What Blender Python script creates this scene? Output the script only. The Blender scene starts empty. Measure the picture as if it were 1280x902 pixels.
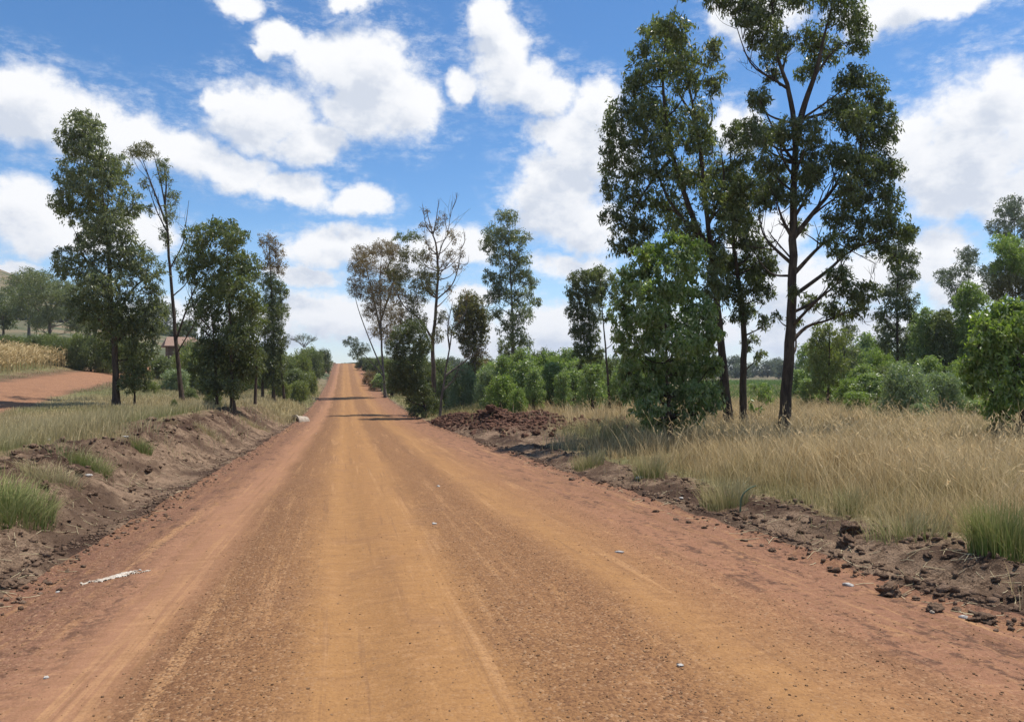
import bpy, math, random
import numpy as np
from mathutils import Vector

# ------------------------------------------------------------------ scene, camera, light
S = bpy.context.scene
COL = S.collection
R = math.radians
RNG = np.random.default_rng(7)
W_, H_, FPX = 1280.0, 902.0, 930.0          # photograph size and focal length in its pixels
YAW, PITCH = R(12.7), R(0.68)
CAM = np.array([0.0, 0.0, 1.62])
FWD = np.array([math.sin(YAW) * math.cos(PITCH), math.cos(YAW) * math.cos(PITCH), math.sin(PITCH)])
RGT = np.array([math.cos(YAW), -math.sin(YAW), 0.0])
UPV = np.cross(RGT, FWD)

cd = bpy.data.cameras.new('camera')
cam = bpy.data.objects.new('camera', cd)
COL.objects.link(cam)
cam.location = CAM
cam.rotation_euler = (R(90) + PITCH, 0, -YAW)
cd.sensor_width = 36.0
cd.lens = FPX / W_ * 36.0
cd.clip_end = 20000
cd.clip_start = 0.05
S.camera = cam

SUN_EL, SUN_AZ = R(68), R(68)               # azimuth clockwise from +Y (the road)
sun_vec = Vector((math.sin(SUN_AZ) * math.cos(SUN_EL), math.cos(SUN_AZ) * math.cos(SUN_EL), math.sin(SUN_EL)))
sl = bpy.data.lights.new('sun', 'SUN')
sl.energy = 4.9
sl.angle = R(0.5)
sl.color = (1.0, 0.955, 0.89)
sun = bpy.data.objects.new('sun', sl)
COL.objects.link(sun)
sun.rotation_euler = sun_vec.to_track_quat('Z', 'Y').to_euler()

S.view_settings.view_transform = 'Standard'
S.view_settings.look = 'None'
S.view_settings.exposure = 0.24
S.view_settings.gamma = 1.0
S.view_settings.use_curve_mapping = False
S.cycles.max_bounces = 5
S.cycles.diffuse_bounces = 3
S.cycles.glossy_bounces = 2
S.cycles.transmission_bounces = 3
S.cycles.transparent_max_bounces = 4
S.cycles.caustics_reflective = False
S.cycles.caustics_refractive = False
S.cycles.use_denoising = True
try:
    S.cycles.denoiser = 'OPENIMAGEDENOISE'
    S.cycles.denoising_prefilter = 'ACCURATE'
except Exception:
    pass


def ray(u, v):
    d = FWD + RGT * ((u - 640) / FPX) + UPV * ((451 - v) / FPX)
    return d


def azel(u, v):
    d = ray(u, v)
    d = d / np.linalg.norm(d)
    return math.atan2(d[0], d[1]), math.asin(d[2])


# ------------------------------------------------------------------ node helpers
def N(nt, kind, **kw):
    n = nt.nodes.new(kind)
    for k, v in kw.items():
        setattr(n, k, v)
    return n


def setin(nt, sock, v):
    if v is None:
        return
    if isinstance(v, bpy.types.NodeSocket):
        nt.links.new(v, sock)
    else:
        sock.default_value = v


def M(nt, op, a, b=None, c=None, clamp=False):
    n = N(nt, 'ShaderNodeMath', operation=op)
    n.use_clamp = clamp
    for s, v in zip(n.inputs, (a, b, c)):
        setin(nt, s, v)
    return n.outputs[0]


def VM(nt, op, a, b=None, scale=None):
    n = N(nt, 'ShaderNodeVectorMath', operation=op)
    setin(nt, n.inputs[0], a)
    if b is not None:
        setin(nt, n.inputs[1], b)
    if scale is not None:
        setin(nt, n.inputs['Scale'], scale)
    return n.outputs['Value'] if op in ('LENGTH', 'DOT_PRODUCT') else n.outputs[0]


def MIX(nt, f, a, b, blend='MIX'):
    n = N(nt, 'ShaderNodeMix', data_type='RGBA', blend_type=blend)
    setin(nt, n.inputs[0], f)
    setin(nt, n.inputs[6], a)
    setin(nt, n.inputs[7], b)
    return n.outputs[2]


def NOISE(nt, vec, scale, detail=4, rough=0.55):
    n = N(nt, 'ShaderNodeTexNoise')
    if vec is not None:
        setin(nt, n.inputs['Vector'], vec)
    n.inputs['Scale'].default_value = scale
    n.inputs['Detail'].default_value = detail
    n.inputs['Roughness'].default_value = rough
    return n.outputs['Fac']


def STEP(nt, x, a, b):
    n = N(nt, 'ShaderNodeMapRange', interpolation_type='SMOOTHSTEP')
    setin(nt, n.inputs[0], x)
    n.inputs[1].default_value = a
    n.inputs[2].default_value = b
    return n.outputs[0]


def RGB(r, g, b):
    return (r, g, b, 1.0)


# ------------------------------------------------------------------ sky with cumulus clouds
# (centre u, centre v, half width, half height) of every cloud as read off the photograph, turned into azimuth/elevation on the sky
CLOUDS = [
    (25, 128, 78, 52), (95, 148, 75, 46), (170, 172, 62, 40), (235, 192, 58, 30), (300, 213, 60, 24), (365, 232, 60, 22), (440, 250, 52, 18),
    (455, 92, 88, 54), (410, 72, 52, 36), (510, 135, 50, 44), (450, 140, 72, 40), (352, 48, 40, 18), (325, 62, 18, 10),
    (330, 145, 80, 46), (300, 130, 46, 30), (385, 178, 60, 32), (270, 128, 26, 20),
    (305, 8, 34, 15), (440, 4, 34, 14),
    (615, 20, 32, 34), (625, 62, 42, 42), (650, 105, 66, 34), (580, 108, 26, 24), (690, 118, 36, 26), (715, 165, 56, 34),
    (700, 235, 72, 54), (742, 190, 54, 46), (680, 270, 48, 36), (735, 285, 50, 38), (745, 130, 40, 30),
    (25, 258, 70, 52), (55, 290, 60, 34), (10, 330, 55, 12), (110, 300, 70, 24), (180, 285, 60, 24),
    (400, 312, 48, 30), (450, 305, 60, 28), (560, 308, 56, 26), (510, 325, 80, 24), (590, 315, 30, 18), (380, 345, 60, 16),
    (410, 395, 92, 34), (330, 410, 70, 30), (500, 400, 90, 32), (690, 415, 90, 36), (610, 425, 90, 30), (590, 372, 40, 16), (200, 400, 90, 30),
    (940, 18, 60, 38), (905, 30, 30, 22), (1120, 8, 80, 30), (1190, 4, 78, 18), (1085, 25, 36, 24),
    (1215, 175, 96, 88), (1270, 130, 70, 60), (1165, 220, 58, 64), (1140, 180, 40, 44), (1250, 240, 80, 44), (1310, 160, 90, 90),
    (920, 160, 34, 34), (1165, 320, 60, 36), (1090, 350, 80, 40), (1000, 360, 90, 46), (960, 300, 50, 40), (1030, 420, 130, 40), (1215, 360, 60, 30),
    (840, 420, 120, 40), (720, 330, 60, 20), (1180, 420, 120, 34), (1300, 330, 60, 30),
    (-120, 150, 90, 60), (-90, 330, 80, 40), (-200, 260, 90, 60), (1420, 240, 110, 80), (1500, 90, 90, 60), (1480, 380, 130, 40), (-230, 400, 130, 40),
]


def build_sky():
    w = bpy.data.worlds.new('World')
    S.world = w
    w.use_nodes = True
    nt = w.node_tree
    nt.nodes.clear()
    # density group
    g = bpy.data.node_groups.new('cloud_density', 'ShaderNodeTree')
    g.interface.new_socket('P', in_out='INPUT', socket_type='NodeSocketVector')
    g.interface.new_socket('D', in_out='OUTPUT', socket_type='NodeSocketFloat')
    gi, go = N(g, 'NodeGroupInput'), N(g, 'NodeGroupOutput')
    p = gi.outputs[0]
    wn = N(g, 'ShaderNodeTexNoise')
    g.links.new(p, wn.inputs['Vector'])
    wn.inputs['Scale'].default_value = 14
    wn.inputs['Detail'].default_value = 5
    wn.inputs['Roughness'].default_value = 0.6
    off = VM(g, 'SUBTRACT', wn.outputs['Color'], (0.5, 0.5, 0.5))
    pw = VM(g, 'ADD', p, VM(g, 'MULTIPLY', off, (0.070, 0.050, 0.0)))
    cur = None
    for u, v, ru, rv in CLOUDS:
        a, e = azel(u, v)
        c = math.cos(e) * 0 + 1
        k = 1.0 / (1 + ((u - 640) / FPX) ** 2)
        ra, re = ru / FPX * k * 1.03, rv / FPX * math.sqrt(k) * 1.03
        d = VM(g, 'SUBTRACT', pw, (a, e, 0))
        d = VM(g, 'MULTIPLY', d, (1 / ra, 1 / re, 0))
        ln = VM(g, 'LENGTH', d)
        cur = ln if cur is None else M(g, 'SMOOTH_MIN', cur, ln, 0.1)
    n1 = NOISE(g, VM(g, 'MULTIPLY', p, (1, 1.3, 1)), 19, 9, 0.64)
    dens = M(g, 'ADD', M(g, 'SUBTRACT', 1.0, cur), M(g, 'MULTIPLY', M(g, 'SUBTRACT', n1, 0.5), 1.3))
    # loose cloud cover for the parts of the sky outside the photograph
    g.links.new(dens, go.inputs[0])

    tc = N(nt, 'ShaderNodeTexCoord')
    sep = N(nt, 'ShaderNodeSeparateXYZ')
    nt.links.new(tc.outputs['Generated'], sep.inputs[0])
    az = M(nt, 'ARCTAN2', sep.outputs[0], sep.outputs[1])
    el = M(nt, 'ARCSINE', sep.outputs[2])
    cmb = N(nt, 'ShaderNodeCombineXYZ')
    nt.links.new(az, cmb.inputs[0])
    nt.links.new(el, cmb.inputs[1])
    P = cmb.outputs[0]

    def dens_at(vec):
        n = N(nt, 'ShaderNodeGroup')
        n.node_tree = g
        nt.links.new(vec, n.inputs[0])
        return n.outputs[0]
    d0 = dens_at(P)
    d1 = dens_at(VM(nt, 'ADD', P, (0.012, 0.034, 0)))
    # far-side cover
    cover = STEP(nt, NOISE(nt, tc.outputs['Generated'], 3.0, 7, 0.6), 0.5, 0.68)
    side = STEP(nt, M(nt, 'ABSOLUTE', M(nt, 'SUBTRACT', az, YAW)), 0.85, 1.15)
    cover = M(nt, 'MULTIPLY', cover, M(nt, 'MAXIMUM', side, STEP(nt, el, 0.55, 0.75)))
    alpha = STEP(nt, d0, -0.12, 0.44)
    wis = NOISE(nt, VM(nt, 'MULTIPLY', P, (1, 2.2, 1)), 30, 8, .7)
    thin = M(nt, 'MULTIPLY', STEP(nt, d0, -0.75, 0.05), M(nt, 'MULTIPLY', STEP(nt, wis, .42, .75), 0.55))
    alpha = M(nt, 'MAXIMUM', M(nt, 'MAXIMUM', alpha, thin), cover)
    alpha = M(nt, 'MULTIPLY', alpha, STEP(nt, el, -0.02, 0.03))
    thick = STEP(nt, d1, 0.0, 0.75)
    body = STEP(nt, NOISE(nt, VM(nt, 'MULTIPLY', P, (1, 1.5, 1)), 15, 8, 0.62), 0.38, 0.62)
    shade = M(nt, 'MULTIPLY', thick, M(nt, 'MULTIPLY_ADD', body, 0.75, 0.35), clamp=True)
    ccol = MIX(nt, shade, RGB(8.5, 8.55, 8.7), RGB(5.7, 6.15, 7.0))
    sky = N(nt, 'ShaderNodeTexSky', sky_type='NISHITA')
    sky.sun_disc = False
    sky.sun_elevation = SUN_EL
    sky.sun_rotation = SUN_AZ
    sky.altitude = 1700
    sky.air_density = 1.0
    sky.dust_density = 0.25
    sky.ozone_density = 1.6
    hs = N(nt, 'ShaderNodeHueSaturation')
    nt.links.new(sky.outputs[0], hs.inputs['Color'])
    hs.inputs['Saturation'].default_value = 1.25
    hs.inputs['Value'].default_value = 1.3
    haze = M(nt, 'SUBTRACT', 1.0, STEP(nt, el, 0.0, 0.22))
    skyc = MIX(nt, M(nt, 'MULTIPLY', haze, 0.35), hs.outputs[0], RGB(5.6, 6.9, 8.6))
    out = MIX(nt, alpha, skyc, ccol)
    bg = N(nt, 'ShaderNodeBackground')
    nt.links.new(out, bg.inputs[0])
    bg.inputs[1].default_value = 0.1
    wo = N(nt, 'ShaderNodeOutputWorld')
    nt.links.new(bg.outputs[0], wo.inputs[0])
    w.cycles.sampling_method = 'MANUAL'
    w.cycles.sample_map_resolution = 512


build_sky()


# ------------------------------------------------------------------ numpy noise
def _hash(ix, iy, seed):
    h = (ix.astype(np.int64) * 374761393 + iy.astype(np.int64) * 668265263 + seed * 974711) & 0xFFFFFFFF
    h = ((h ^ (h >> 13)) * 1274126177) & 0xFFFFFFFF
    h = h ^ (h >> 16)
    return (h & 0xFFFFFF) / float(0xFFFFFF)


def vn(x, y, seed=0):
    x = np.asarray(x, float)
    y = np.asarray(y, float)
    ix, iy = np.floor(x), np.floor(y)
    fx, fy = x - ix, y - iy
    fx, fy = fx * fx * (3 - 2 * fx), fy * fy * (3 - 2 * fy)
    ix, iy = ix.astype(np.int64), iy.astype(np.int64)
    a, b = _hash(ix, iy, seed), _hash(ix + 1, iy, seed)
    c, d = _hash(ix, iy + 1, seed), _hash(ix + 1, iy + 1, seed)
    return (a * (1 - fx) + b * fx) * (1 - fy) + (c * (1 - fx) + d * fx) * fy


def fbm(x, y, seed=0, oct=4, g=0.5):
    s, a, t = 0, 1.0, 0
    for i in range(oct):
        s = s + a * (vn(x * 2 ** i, y * 2 ** i, seed + i * 17) - 0.5)
        t += a
        a *= g
    return s / t * 2           # about -1..1


def ss(x, a, b):
    t = np.clip((x - a) / (b - a), 0, 1)
    return t * t * (3 - 2 * t)


# ------------------------------------------------------------------ terrain
RL, RR = -2.72, 4.6
_zy = np.array([-60, 0, 20, 40, 60, 80, 100, 123, 150, 180, 205, 226, 245, 270, 320, 420, 600])
_zz = np.array([2.2, 0, -.76, -1.36, -1.62, -1.50, -1.18, -.62, .62, 2.0, 2.95, 3.45, 3.6, 3.2, 1.5, -1.2, -1.4])


def zr(y):
    t = 0
    for o in (-6, -3, 0, 3, 6):
        t = t + np.interp(np.asarray(y, float) + o, _zy, _zz)
    return t / 5


def flat_right(y):
    return np.interp(y, [-60, 0, 20, 60, 150, 400], [.8, 0.0, -.50, -1.1, -1.45, -1.6])


TRACK = np.array([(-14.0, 12.0), (-14.6, 24.0), (-16.0, 34.0), (-18.8, 50.0), (-22.6, 76.0), (-25.0, 110.0)])
SPUR = np.array([(-1.5, 160.0), (-5.0, 166.0), (-14.0, 172.0)])


def track_d(x, y):
    """distance to the centre line of the side track"""
    best = np.full(np.shape(x), 1e9)
    for (ax, ay), (bx, by) in list(zip(TRACK[:-1], TRACK[1:])) + list(zip(SPUR[:-1], SPUR[1:])):
        dx, dy = bx - ax, by - ay
        t = np.clip(((x - ax) * dx + (y - ay) * dy) / (dx * dx + dy * dy), 0, 1)
        best = np.minimum(best, np.hypot(x - ax - t * dx, y - ay - t * dy))
    return best


HEAP = [(5.55, 39.5, .9, 2.2, .36), (5.9, 36.5, 1.1, 2.4, .5), (6.6, 33.8, 1.2, 1.9, .78), (7.6, 31.0, 1.5, 1.9, .5), (7.3, 28.6, 1.2, 2.0, .34), (9.0, 27.5, .5, .7, .26), (10.3, 26.8, .45, .5, .3)]


def heap_h(x, y):
    h = 0
    for cx, cy, sx, sy, hh in HEAP:
        h = np.maximum(h, hh * np.exp(-((x - cx) / sx) ** 2 - ((y - cy) / sy) ** 2))
    return h


def H(x, y, fine=True):
    x = np.asarray(x, float)
    y = np.asarray(y, float)
    z = zr(y)
    # ---- left
    d = RL - x + .35 * fbm(y * .35, y * 0 + 3, 11, 3)
    rise = np.interp(y, [-60, 0, 8, 26, 36, 48, 70, 110, 200, 400], [.42, .4, .45, 1.0, 1.08, .92, .75, .7, .7, .2])
    bank = rise * ss(d, .25, np.interp(y, [0, 8, 26, 60], [1.7, 1.8, 2.6, 3.0]))
    slope = .022 * np.clip(d, 0, 80) + .11 * np.clip(d - 6, 0, 60) * ss(y, 10, 70)
    slope = slope - .38 * ss(d, 2.6, 6) * ss(y, 8, 16) * (1 - ss(y, 34, 52))
    hill = 54 * np.exp(-((x + 215) / 105) ** 2 - ((y - 390) / 120) ** 2) + 4 * np.exp(-((x + 260) / 300) ** 2 - ((y - 560) / 200) ** 2)
    zl = z + bank + slope * np.interp(y, [0, 300, 700], [1, 1, .4]) + hill
    # ---- right
    e = x - RR - .3 * fbm(y * .4, y * 0 + 9, 31, 3)
    fr = flat_right(y)
    base = z + (fr - z) * ss(e, .5, np.interp(y, [0, 30, 100, 200], [3, 5, 25, 45]))
    zrt = base + .10 * ss(e, .1, .9) + .04 * np.exp(-((e - .8) / .35) ** 2)
    zrt = zrt + .9 * ss(e, .1, 2.0) * (1 - ss(e, 3, 16)) * ss(y, 85, 120) * (1 - ss(y, 190, 230))
    zrt = zrt + heap_h(x, y)
    out = np.where(x < RL, zl, np.where(x > RR, zrt, z))
    cam_c = (x - (RL + RR) / 2) / 3.66
    out = out + np.where((x >= RL) & (x <= RR), .07 * (1 - cam_c ** 2), 0)
    # side track bench
    td = track_d(x, y)
    out = out - .12 * (1 - ss(td, 3.0, 4.2))
    if fine:
        near = 1 - ss(np.hypot(x, y), 60, 140)
        inroad = ss(x, RL + .1, RL + .7) * (1 - ss(x, RR - .7, RR - .1))
        # windrow of loose soil along both edges
        wl = np.exp(-((x - RL + .05 + .12 * fbm(y * .9, y * 0, 5, 2)) / .16) ** 2)
        out = out + wl * (.04 + .10 * vn(x * 9, y * 7, 3) * vn(x * 2, y * 1.5, 8)) * near
        wr = np.exp(-((x - RR - .05 + .15 * fbm(y * .8, y * 0 + 7, 6, 2)) / .14) ** 2)
        out = out + wr * (.02 + .07 * vn(x * 9, y * 6, 4)) * near
        rough = (1 - inroad)
        bl = ss(d, .2, .8) * (1 - ss(d, 2.3, 3.3))
        dx = x * .9 + y * .35                      # gullies run down the bank
        gull = fbm(dx * .35, (y - .4 * x) * 1.7, 41, 4)
        out = out + bl * near * (.15 * gull + .15 * fbm(x * 3.5, y * 3.5, 42, 4, .66) + .16 * np.exp(-((d - 2.0) / .5) ** 2) * np.abs(fbm(x * 2.6, y * 2.2, 47, 3, .6)))
        vr = ss(e, 0, .3) * (1 - ss(e, 1.5, 2.6))
        out = out + vr * near * (.07 * fbm(x * 2.2, y * 1.6, 44, 4, .6) + .065 * fbm(x * 7, y * 5, 45, 3, .65))
        hp = np.clip(heap_h(x, y) * 3, 0, 1)
        out = out + hp * (.22 * fbm(x * 2.2, y * 2.2, 51, 5, .7))
        out = out + rough * near * .05 * fbm(x * .7, y * .7, 46, 3)
        # the graded surface: faint ruts along the road
        rut = -.022 * np.exp(-((x - .05) / .2) ** 2) - .012 * np.exp(-((x - 1.6) / .22) ** 2) - .01 * np.exp(-((x + 1.55) / .25) ** 2) - .008 * np.exp(-((x - 2.9) / .25) ** 2)
        out = out + inroad * (rut + .012 * fbm(x * 4, y * .25, 61, 3) + .006 * fbm(x * 5, y * 4, 62, 3)) * near
        edge = (x > RL) & (x < RR)
        sh = np.where(edge, (1 - ss(x, RL + .2, RL + 1.5)) + ss(x, RR - 1.6, RR - .3), 0)
        out = out + sh * near * .026 * fbm(x * 6, y * 3, 63, 4, .6)
    return out


def Hs(x, y):
    return float(H(np.array([x]), np.array([y]))[0])


def gp(u, v, dmax=500):
    """the ground point seen at a photograph pixel"""
    r = ray(u, v)
    ds = np.geomspace(2.0, dmax, 3000)
    pts = CAM + ds[:, None] * r
    below = pts[:, 2] < H(pts[:, 0], pts[:, 1], False)
    i = int(np.argmax(below)) if below.any() else len(ds) - 1
    x, y = pts[i, 0], pts[i, 1]
    return np.array([x, y, Hs(x, y)]), float(ds[i])


def gd(u, D):
    """ground point in direction u at depth D"""
    r = ray(u, 462)
    x, y = (CAM + D * r)[:2]
    return np.array([x, y, Hs(x, y)])


# ------------------------------------------------------------------ mesh helpers
def mesh_np(name, verts, faces, nside, mats, tint=None, smooth=False, mat_idx=None):
    """faces: flat int array, nside verts per face (int or array)"""
    me = bpy.data.meshes.new(name)
    verts = np.asarray(verts, np.float32)
    faces = np.asarray(faces, np.int32).ravel()
    nf = len(faces) // nside if isinstance(nside, int) else len(nside)
    tot = np.full(nf, nside, np.int32) if isinstance(nside, int) else np.asarray(nside, np.int32)
    start = np.concatenate([[0], np.cumsum(tot)[:-1]]).astype(np.int32)
    me.vertices.add(len(verts))
    me.vertices.foreach_set('co', verts.ravel())
    me.loops.add(len(faces))
    me.loops.foreach_set('vertex_index', faces)
    me.polygons.add(nf)
    me.polygons.foreach_set('loop_start', start)
    for m in (mats if isinstance(mats, (list, tuple)) else [mats]):
        me.materials.append(m)
    if mat_idx is not None:
        me.polygons.foreach_set('material_index', np.asarray(mat_idx, np.int32))
    if smooth:
        me.polygons.foreach_set('use_smooth', np.ones(nf, bool))
    if tint is not None:
        at = me.color_attributes.new('tint', 'FLOAT_COLOR', 'POINT')
        c = np.ones((len(verts), 4), np.float32)
        c[:, :tint.shape[1]] = tint
        at.data.foreach_set('color', c.ravel())
    me.update(calc_edges=True)
    return me


def link(name, me, parent=None, loc=None):
    o = bpy.data.objects.new(name, me)
    COL.objects.link(o)
    if loc is not None:
        o.location = loc
    if parent is not None:
        o.parent = parent
    return o


def thing(name, label, cat, loc=(0, 0, 0), group=None, rz=0):
    o = bpy.data.objects.new(name, None)
    o.empty_display_size = .2
    COL.objects.link(o)
    o.location = loc
    o.rotation_euler = (0, 0, rz)
    return tag(o, label, cat, group)


def tag(o, label, cat, group=None):
    o['label'] = label
    o['category'] = cat
    if group:
        o['group'] = group
    return o


def structure(o):
    o['kind'] = 'structure'
    return o


def stuff(o, label, cat):
    o['kind'] = 'stuff'
    o['label'] = label
    o['category'] = cat
    return o


def tubes(paths, sides=6):
    """paths: list of (points Nx3, radii N) -> verts, quads"""
    V, F, b = [], [], 0
    ang = np.arange(sides) / sides * 2 * math.pi
    for pts, rad in paths:
        pts = np.asarray(pts, float)
        n = len(pts)
        tan = np.gradient(pts, axis=0)
        tan /= np.linalg.norm(tan, axis=1)[:, None] + 1e-9
        ref = np.array([0.31, 0.95, 0.05]) if abs(tan[:, 2]).mean() > .5 else np.array([0.1, .2, 1.0])
        a = np.cross(tan, ref)
        a /= np.linalg.norm(a, axis=1)[:, None] + 1e-9
        c = np.cross(tan, a)
        rad = np.asarray(rad, float)
        ring = pts[:, None, :] + rad[:, None, None] * (np.cos(ang)[None, :, None] * a[:, None, :] + np.sin(ang)[None, :, None] * c[:, None, :])
        V.append(ring.reshape(-1, 3))
        i = np.arange(n - 1)[:, None] * sides
        k = np.arange(sides)[None, :]
        k2 = (k + 1) % sides
        q = np.stack([i + k, i + k2, i + sides + k2, i + sides + k], -1).reshape(-1, 4) + b
        F.append(q)
        b += n * sides
    return np.concatenate(V), np.concatenate(F)


def smooth_path(pts, n=None):
    """Catmull-Rom through the points"""
    p = np.asarray(pts, float)
    if len(p) < 3:
        t = np.linspace(0, 1, n or 6)[:, None]
        return p[0] * (1 - t) + p[-1] * t
    q = np.vstack([2 * p[0] - p[1], p, 2 * p[-1] - p[-2]])
    out = []
    for i in range(1, len(q) - 2):
        for t in np.linspace(0, 1, 5)[:-1]:
            a, b, c, d = q[i - 1], q[i], q[i + 1], q[i + 2]
            out.append(.5 * ((2 * b) + (c - a) * t + (2 * a - 5 * b + 4 * c - d) * t * t + (3 * b - a - 3 * c + d) * t ** 3))
    out.append(p[-1])
    return np.array(out)


# ------------------------------------------------------------------ materials
def new_mat(name):
    m = bpy.data.materials.new(name)
    m.use_nodes = True
    nt = m.node_tree
    nt.nodes.clear()
    out = N(nt, 'ShaderNodeOutputMaterial')
    return m, nt, out


def principled(nt, out, col, rough=.9, bump=None, bump_s=.3, bump_d=.02, spec=.25):
    b = N(nt, 'ShaderNodeBsdfPrincipled')
    setin(nt, b.inputs['Base Color'], col)
    setin(nt, b.inputs['Roughness'], rough)
    b.inputs['Specular IOR Level'].default_value = spec
    if bump is not None:
        bn = N(nt, 'ShaderNodeBump')
        bn.inputs['Strength'].default_value = bump_s
        bn.inputs['Distance'].default_value = bump_d
        nt.links.new(bump, bn.inputs['Height'])
        nt.links.new(bn.outputs[0], b.inputs['Normal'])
    nt.links.new(b.outputs[0], out.inputs[0])
    return b


def attr(nt, name='tint'):
    a = N(nt, 'ShaderNodeAttribute')
    a.attribute_name = name
    s = N(nt, 'ShaderNodeSeparateColor')
    nt.links.new(a.outputs['Color'], s.inputs[0])
    return s.outputs[0], s.outputs[1], s.outputs[2]


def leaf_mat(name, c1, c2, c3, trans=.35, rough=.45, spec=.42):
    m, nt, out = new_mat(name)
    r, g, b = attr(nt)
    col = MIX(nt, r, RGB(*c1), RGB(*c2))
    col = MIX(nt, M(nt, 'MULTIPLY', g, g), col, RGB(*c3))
    p = N(nt, 'ShaderNodeBsdfPrincipled')
    nt.links.new(col, p.inputs['Base Color'])
    p.inputs['Roughness'].default_value = rough * .85
    p.inputs['Specular IOR Level'].default_value = spec
    t = N(nt, 'ShaderNodeBsdfTranslucent')
    nt.links.new(MIX(nt, 1.0, col, RGB(1.1, 1.25, .5), 'MULTIPLY'), t.inputs[0])
    mx = N(nt, 'ShaderNodeMixShader')
    mx.inputs[0].default_value = trans
    nt.links.new(p.outputs[0], mx.inputs[1])
    nt.links.new(t.outputs[0], mx.inputs[2])
    nt.links.new(mx.outputs[0], out.inputs[0])
    return m


def bark_mat(name, c1, c2, scale=9):
    m, nt, out = new_mat(name)
    tc = N(nt, 'ShaderNodeTexCoord')
    v = VM(nt, 'MULTIPLY', tc.outputs['Object'], (1, 1, .22))
    n1 = NOISE(nt, v, scale, 6, .65)
    n2 = NOISE(nt, v, scale * 5, 4, .6)
    col = MIX(nt, STEP(nt, n1, .35, .65), RGB(*c1), RGB(*c2))
    principled(nt, out, col, .9, M(nt, 'ADD', n1, M(nt, 'MULTIPLY', n2, .5)), .8, .03)
    return m


LEAF = {
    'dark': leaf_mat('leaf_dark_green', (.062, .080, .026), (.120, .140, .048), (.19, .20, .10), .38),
    'euc': leaf_mat('leaf_eucalyptus', (.082, .108, .032), (.155, .180, .060), (.24, .25, .13), .4),
    'blue': leaf_mat('leaf_grey_green', (.105, .125, .050), (.190, .205, .092), (.28, .285, .19), .38),
    'bright': leaf_mat('leaf_bright_green', (.11, .175, .030), (.235, .315, .062), (.34, .37, .18), .45),
    'sapling': leaf_mat('leaf_sapling', (.12, .18, .050), (.235, .305, .095), (.38, .41, .24), .45),
    'silver': leaf_mat('leaf_silver_green', (.14, .195, .085), (.25, .30, .15), (.38, .41, .29), .35),
    'yellow': leaf_mat('leaf_yellow_green', (.135, .165, .045), (.22, .240, .075), (.28, .28, .13), .45),
    'dry': leaf_mat('leaf_dry_brown', (.20, .125, .07), (.29, .19, .105), (.17, .145, .07), .3, .7, .2),
    'olive': leaf_mat('leaf_olive', (.110, .102, .034), (.175, .155, .060), (.20, .18, .08), .35),
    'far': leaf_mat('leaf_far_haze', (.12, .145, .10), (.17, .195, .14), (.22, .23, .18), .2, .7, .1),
}
BARK = {
    'dark': bark_mat('bark_dark', (.040, .027, .019), (.105, .074, .052)),
    'grey': bark_mat('bark_grey', (.075, .060, .047), (.19, .16, .13)),
    'brown': bark_mat('bark_brown', (.075, .050, .034), (.17, .12, .085)),
}


# ------------------------------------------------------------------ ground and road sheets
def grid_axis(fine_lo, fine_hi, step, far_lo, far_hi, grow):
    mid = list(np.arange(fine_lo, fine_hi + 1e-6, step))
    up, x, st = [], fine_hi, step
    while x < far_hi:
        st *= grow
        x += st
        up.append(x)
    dn, x, st = [], fine_lo, step
    while x > far_lo:
        st *= grow
        x -= st
        dn.append(x)
    return np.array(dn[::-1] + mid + up)


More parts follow.
